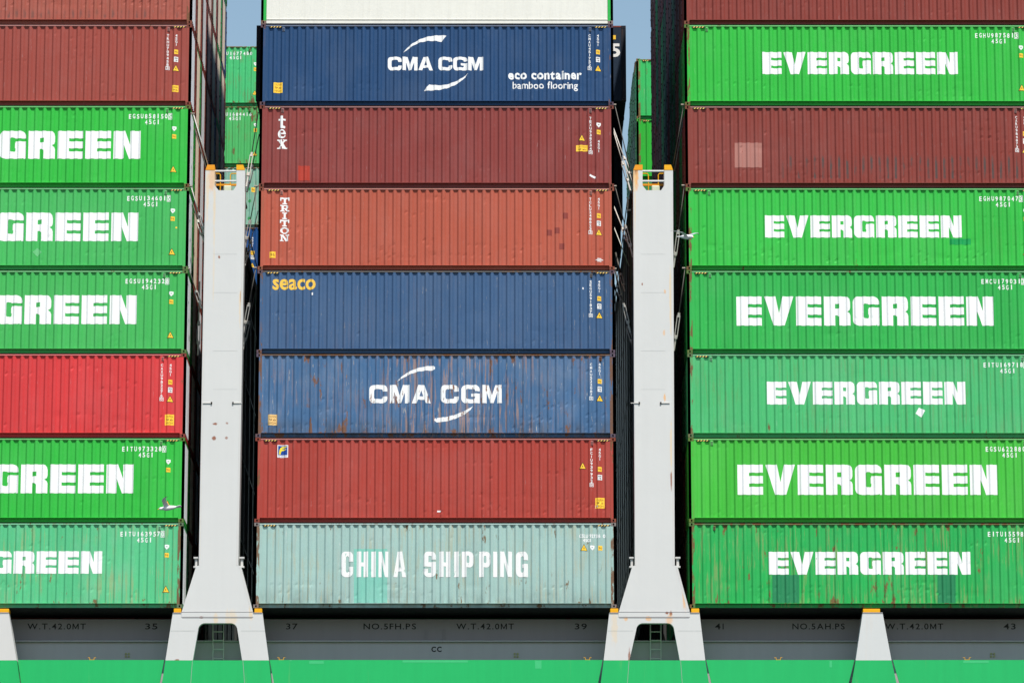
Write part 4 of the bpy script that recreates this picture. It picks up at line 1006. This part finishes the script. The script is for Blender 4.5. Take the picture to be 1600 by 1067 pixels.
# deck, hatch coaming and hatch-cover side behind the bulwark
YH, YC = 1.55, 1.25
zc = xz(0, 1003, YC)[1]; zu = xz(0, 967, YH)[1]; zd = xz(0, 1045, YC)[1]
SMB().box((-60, YC, zh-1.19), (85, 3.0, zc)).build('hatch_coaming', M['ship_grey'], ship)
SMB().box((-60, YC-.12, zc+.002), (85, 3.0, zc+.05), 0, .01).build('coaming_top', M['ship_grey'], ship)
for x0, x1 in ((-60, -GL+.25), (-.35, L+.35), (L+GR-.35, 85)):
    hc = SMB().box((x0, YH, zc+.052), (x1, 61, zu)).build('hatch_cover', M['ship_darkgrey'], ship)
bb = SMB()
for u0, u1 in ((-10, 270), (412, 950), (1095, 1345), (1380, 1700)):
    pass
for u in (669, 696): bb.box((xz(u, 0, YH)[0], YH-.05, zc+.055), (xz(u, 0, YH)[0]+.03, YH-.001, zu-.35))
for u in (20, 1345): bb.box((xz(u, 0, YH)[0], YH-.02, zc+.055), (xz(u, 0, YH)[0]+.025, YH-.001, zu-.2))
bb.build('stiffener', M['ship_darkgrey'], ship)
def stencil(word, u0, v0, u1, v1, Y):
    x0, z1 = xz(u0, v0, Y); x1, z0 = xz(u1, v1, Y)
    b = SMB(); bd = .035 if word == 'CC' else .012; ch = word_boxes(word, x0, x1, z0, z1, bd, .16)
    text_mesh([c_ for c_ in ch if c_[0] != 'M'], lambda a, d: Y, .004, b, conform=False, bold=bd)
    for _, a0, b0, a1, b1 in [c_ for c_ in ch if c_[0] == 'M']:
        T_ = lambda pl: [(a0+(a1-a0)*p, b0+(b1-b0)*r_) for p, r_ in pl]
        shape_mesh([([T_([(0, 0), (.17, 0), (.17, .66), (.42, .1), (.58, .1), (.83, .66), (.83, 0), (1, 0), (1, 1), (.82, 1), (.5, .3), (.18, 1), (0, 1)])], [], [])], lambda a, d: Y, .004, b, conform=False)
    b.build('stencilled_marking', M['ink'], ship, fix=False)
for w, u0, u1 in (('W.T.42.0MT', 43, 134), ('35', 227, 246), ('37', 447, 465), ('NO.5FH.PS', 568, 650), ('W.T.42.0MT', 713, 803), ('39', 898, 917), ('41', 1117, 1131), ('NO.5AH.PS', 1238, 1320), ('W.T.42.0MT', 1383, 1474), ('43', 1568, 1587)):
    stencil(w, u0, 973.5, u1, 982.5, YH)
stencil('CC', 674, 1009.5, 690, 1017.5, YC)
for u in (143.5, 439.5, 918, 1216, 1511):       # little yellow lashing eyes on the bulwark edge
    bb = SMB(); x, z = xz(u, 1030.5, .16)
    for s in (-1, 1): bb.tube([(x+s*.04, .16, z+.004), (x+s*.07, .16, z+.01), (x+s*.075, .16, z+.075), (x+s*.13, .16, z+.08)], .010, 6)
    bb.box((x-.08, .13, z), (x+.08, .19, z+.010)); bb.build('lashing_eye', M['yellowpaint'], ship)
for u in (199, 806.5, 1551):
    bb = SMB(); x, z = xz(u, 1023, YC)
    for dx in (-.05, .05):
        for dz in (-.045, .045): bb.tube([(x+dx, YC-.03, z+dz), (x+dx, YC, z+dz)], .038, 8)
    bb.build('cable_fitting', steel('pale_fitting_paint', srgb(170, 170, 120, .8)), ship)
# lashing bridges that run across the ship in the gaps behind the towers
for g0, top in ((-GL, 13.2), (L, 14.6), (L+L+GR*2, 14.6)):
    xc = g0+GL/2; zw = top
    bb = SMB()
    for k in range(0, 21):
        y = 1.9+2.5*k
        for dx in (-.55, .45): bb.box((xc+dx, y, -1.0), (xc+dx+.10, y+.35, zw-.08))
    for z in (2.9, 5.8, 8.7, 11.6): bb.box((xc-.54, 1.2, z-.06), (xc+.54, 55, z))
    bb.box((xc-.52, 1.6, -1.0), (xc-.48, 55, zw-.1))
    br = bb.build('lashing_bridge', M['bridge'], ship)
    SMB().box((xc-.62, 3.2, zw-.08), (xc+.62, 55, zw)).build('walkway', M['bridge'], br)
    zf = P(347, 299, .8).z; SMB().box((xc-.62, .76, zf-.08), (xc+.62, 3.0, zf)).build('walkway', M['bridge'], br)
    bb = SMB()
    for k in range(1, 11):
        for dx in (-.56, .56): bb.tube([(xc+dx, 5.2*k, zw), (xc+dx, 5.2*k, zw+.9)], .02, 6)
    for dx in (-.56, .56): bb.tube([(xc+dx, 5.2, zw+.9), (xc+dx, 52, zw+.9)], .02, 6)
    bb.build('walkway_rail', M['rod'], br)

# ------------------------------------------------------------------ lashing rods
RODG = 'lashing rods tying containers to the lashing bridges'
def lash(u0, v0, u1, v1, Y0, Y1, label, tb=.0, pale=False, r=.017, hook=True):
    A = P(u0, v0, Y0); B_ = P(u1, v1, Y1)
    t = thing('lashing_rod', B_, label, 'lashing rod', RODG)
    e = A-B_; d = e.normalized(); ln = e.length; tl = min(1.35, ln*.45) if tb else 0
    MB().tube([d*(tl*.9), e], r, 8).build('rod', M['turn' if pale else 'rod'], t, True)
    if tb:
        s = d.cross(Vector((0, 1, 0))).normalized()*.045; b = MB()
        for sg in (-1, 1): b.tube([s*sg+d*(tl*.35), s*sg+d*(tl*.95)], .016, 6)
        b.tube([d*0, d*(tl*.42)], .030, 8); b.tube([d*(tl*.9), d*(tl*1.02)], .045, 8); b.tube([d*(tl*.32), d*(tl*.40)], .055, 8)
        b.build('turnbuckle', M['turn'], t)
    if hook: MB().tube([e-Vector((.10, 0, 0)), e+Vector((.05, 0, 0))], .030, 8).build('hook', M['knob'], t)
SIDE = {'m': 'middle bay right edge', 'r': 'right bay left edge', 'l': 'middle bay left edge', 'a': 'left bay right edge'}
def lab(side, which, what): return '%s lashing rod, %s, %s' % (what, SIDE[side], which)
# middle bay, right edge
lash(960.5, 164, 990.5, 292, .15, .9, lab('m', 'hooked below the navy lettered box', 'thin dark'), 0)
lash(957.5, 198, 989, 285, 2.3, 1.6, lab('m', 'running over the maroon box level', 'pale sloping'), 1, True, .020, False)
lash(957, 200, 985, 298, 2.4, 2.0, lab('m', 'just under another pale one', 'second pale'), 1, True, .018, False)
lash(961, 291, 989, 402, .15, .9, lab('m', 'hooked between the maroon and orange boxes', 'thin dark'), 1)
lash(959, 322, 984, 386, 2.3, 1.6, lab('m', 'beside the top of the orange box', 'pale sloping'), 1, True, .020, False)
lash(959, 354, 983, 416, 4.8, 4.2, lab('m', 'beside the middle of the orange box', 'short pale'), 0, True, .016, False)
lash(961, 420, 985, 520, .15, .9, lab('m', 'hooked between the orange and dusty blue boxes', 'thin dark'), 1)
lash(962, 395, 976, 455, 7.2, 6.6, lab('m', 'silhouetted against the sky strip', 'black'), 1, False, .03, False)
lash(961, 420, 970, 470, 9.5, 9, lab('m', 'lowest one crossing the sky strip', 'black'), 1, False, .03, False)
lash(960, 445, 966, 470, 12, 11.5, lab('m', 'short one at the foot of the sky strip', 'black'), 0, False, .03, False)
lash(970, 470, 990, 545, 3, 2, lab('m', 'in the dark beside the dusty blue box', 'dim'), 1, False, .02, False)
# right bay, left edge
lash(1068.5, 164, 1052, 258, .15, .8, lab('r', 'hooked under the upper vivid green box', 'long dark'), 0)
lash(1070, 172, 1054, 268, 1.9, 1.2, lab('r', 'parallel behind the uppermost one', 'second long dark'), 0, False, .024, False)
lash(1069.5, 290, 1052.5, 418, .15, .8, lab('r', 'hooked above the third green box', 'dark'), 1)
lash(1070.5, 419, 1053, 548, .15, .8, lab('r', 'hooked above the extra large lettering', 'dark'), 1)
lash(1067, 455, 1055, 530, 2.0, 1.4, lab('r', 'behind the extra large lettering box', 'dim thin'), 0, False, .02, False)
# middle bay, left edge
lash(403.5, 176, 385, 292, .9, .5, lab('l', 'hooked under the navy box', 'long dark'), 1, False, .018, False)
lash(405, 210, 386, 300, 2.3, 1.5, lab('l', 'parallel behind the navy box rod', 'second dark'), 1, False, .018, False)
lash(401.5, 291, 382.5, 388, .15, .8, lab('l', 'hooked under the maroon box', 'thin dark'), 1)
lash(403, 330, 383, 415, 2.3, 1.5, lab('l', 'beside the orange box', 'pale'), 1, True, .016, False)
lash(399.8, 418.5, 380.5, 520, .15, .8, lab('l', 'hooked under the orange box', 'thin dark'), 1)
lash(400.5, 450, 379.5, 546, 2.2, 1.5, lab('l', 'beside the dusty blue box', 'pale ended'), 1, False, .018, False)
# left bay, right edge
lash(302, 178, 326, 262, .15, .6, lab('a', 'running down to the rusty yellow cap', 'pale'), 0, True, .020)
lash(301, 190, 323.5, 268, 2.3, 1.4, lab('a', 'behind the one at the rusty cap', 'dark'), 0, False, .022, False)
lash(298.5, 291, 320, 368, .15, .6, lab('a', 'hooked between two green lettered boxes', 'pale'), 1, True, .018)
lash(297, 305, 319, 378, 2.3, 1.5, lab('a', 'behind the pale one by the green boxes', 'dark'), 1, False, .022, False)
lash(295, 420, 315, 482, .15, .6, lab('a', 'hooked above the lower mid green box', 'dark'), 1)
lash(312, 440, 309.5, 555, 2.0, 1.7, lab('a', 'almost upright beside the bright red box', 'pale'), 1, True, .022, False)

# ------------------------------------------------------------------ gulls
def gull(loc_, rot, lw, rw, label):
    t = thing('gull', loc_, label, 'seagull', 'gulls in flight')
    t.rotation_euler = rot; t.scale = (.88, .88, .88)
    b = MB()
    ax = [(-.30, .012), (-.25, .035), (-.15, .060), (-.03, .078), (.08, .075), (.15, .055), (.19, .046), (.23, .048), (.265, .036), (.285, .014)]
    b.tube([(x, 0, .012 if x > .14 else 0) for x, r in ax], [r for x, r in ax], 12)
    b.add([(-.22, -.03, .015), (-.40, -.07, .01), (-.42, 0, .012), (-.40, .07, .01), (-.22, .03, .015), (-.22, -.03, -.012), (-.40, -.07, -.004), (-.42, 0, -.004), (-.40, .07, -.004), (-.22, .03, -.012)],
          [[0, 1, 2, 3, 4], [9, 8, 7, 6, 5], [0, 5, 6, 1], [1, 6, 7, 2], [2, 7, 8, 3], [3, 8, 9, 4], [4, 9, 5, 0]])
    for s, wing in ((1, lw), (-1, rw)):
        ringp = []
        for (y, x, ch, th, z) in wing:
            ringp.append([(x+ch*.5, s*y, z), (x+ch*.2, s*y, z+th), (x-ch*.2, s*y, z+th*.7), (x-ch*.5, s*y, z), (x-ch*.2, s*y, z-th*.35), (x+ch*.2, s*y, z-th*.5)])
        o = len(b.v)
        for r_ in ringp: b.v += r_
        for i in range(len(ringp)-1):
            for k in range(6): b.f.append([o+i*6+k, o+i*6+(k+1) % 6, o+(i+1)*6+(k+1) % 6, o+(i+1)*6+k]); b.mi.append(0)
        b.f.append([o+k for k in range(6)]); b.mi.append(0); b.f.append([o+(len(ringp)-1)*6+k for k in range(6)][::-1]); b.mi.append(0)
    me = b.mesh('body', GULL)
    tmp = bpy.data.objects.new('body', me); COL.objects.link(tmp)
    md = tmp.modifiers.new('r', 'REMESH'); md.mode = 'VOXEL'; md.voxel_size = .009
    dg = bpy.context.evaluated_depsgraph_get(); nm = bpy.data.meshes.new_from_object(tmp.evaluated_get(dg))
    bpy.data.objects.remove(tmp); nm.materials.clear(); nm.materials.append(GULL); nm.polygons.foreach_set('use_smooth', [True]*len(nm.polygons))
    obj('body', nm, t)
    MB().tube([(.275, 0, .010), (.31, 0, .004), (.335, 0, -.006)], [.014, .011, .003], 8).build('beak', M['yellowpaint'], t, True)
    for s in (-1, 1): MB().tube([(.245, s*.034, .026), (.245, s*.040, .027)], .007, 8).build('eye', M['black'], t, True)
k = NT('gull_feathers'); tc = k.n("ShaderNodeTexCoord"); sp = k.n("ShaderNodeSeparateXYZ"); k.put(sp.inputs[0], tc.outputs['Object'])
ay = k.math('ABSOLUTE', sp.outputs[1]); ge = k.n("ShaderNodeNewGeometry"); nz = k.n("ShaderNodeSeparateXYZ"); k.put(nz.inputs[0], tc.outputs['Normal'])
c_ = k.mix(k.math('MULTIPLY', k.step(ay, .06, .09), k.step(nz.outputs[2], -.1, .2)), (.80, .80, .79), (.36, .38, .41))
c_ = k.mix(k.step(ay, .52, .55), c_, (.04, .04, .045))
k.put(k.b.inputs['Base Color'], c_); k.b.inputs['Roughness'].default_value = .7; GULL = k.m
flat = [(.03, .02, .20, .020, .02), (.16, .05, .19, .016, .07), (.30, .07, .16, .013, .10), (.44, .03, .13, .010, .09), (.56, -.05, .08, .007, .05), (.64, -.12, .02, .004, .01)]
mid = [(.03, .02, .20, .020, .02), (.15, .05, .19, .016, .10), (.28, .06, .16, .013, .17), (.42, .02, .12, .010, .21), (.55, -.07, .07, .007, .23), (.64, -.16, .02, .004, .24)]
swept = [(.03, .03, .20, .020, .02), (.12, .02, .19, .016, .07), (.21, -.04, .16, .012, .12), (.29, -.14, .11, .009, .16), (.34, -.25, .06, .006, .18), (.36, -.36, .02, .004, .19)]
gull(P(1073, 370.5, -26), (math.radians(14), math.radians(12), math.radians(-47)), flat, mid, 'white gull gliding in front of the right lashing tower')
gull(P(262.5, 793.5, -26), (math.radians(22), math.radians(7), math.radians(176)), flat, swept, 'white gull by the warning triangle of the lower vivid green container')
# ------------------------------------------------------------------ water far below the frame
k = NT('harbour_water'); tc = k.n("ShaderNodeTexCoord"); bp = k.n("ShaderNodeBump"); bp.inputs['Strength'].default_value = .5; bp.inputs['Distance'].default_value = .3
k.put(bp.inputs['Height'], k.noise(tc.outputs['Object'], .6, 5, .6)); k.put(k.b.inputs['Normal'], bp.outputs[0])
k.b.inputs['Base Color'].default_value = (.015, .03, .03, 1); k.b.inputs['Roughness'].default_value = .35
w = MB().add([(-4000, -4000, WATER), (4000, -4000, WATER), (4000, 4000, WATER), (-4000, 4000, WATER)], [[0, 1, 2, 3]]).build('water', k.m); w['kind'] = 'structure'
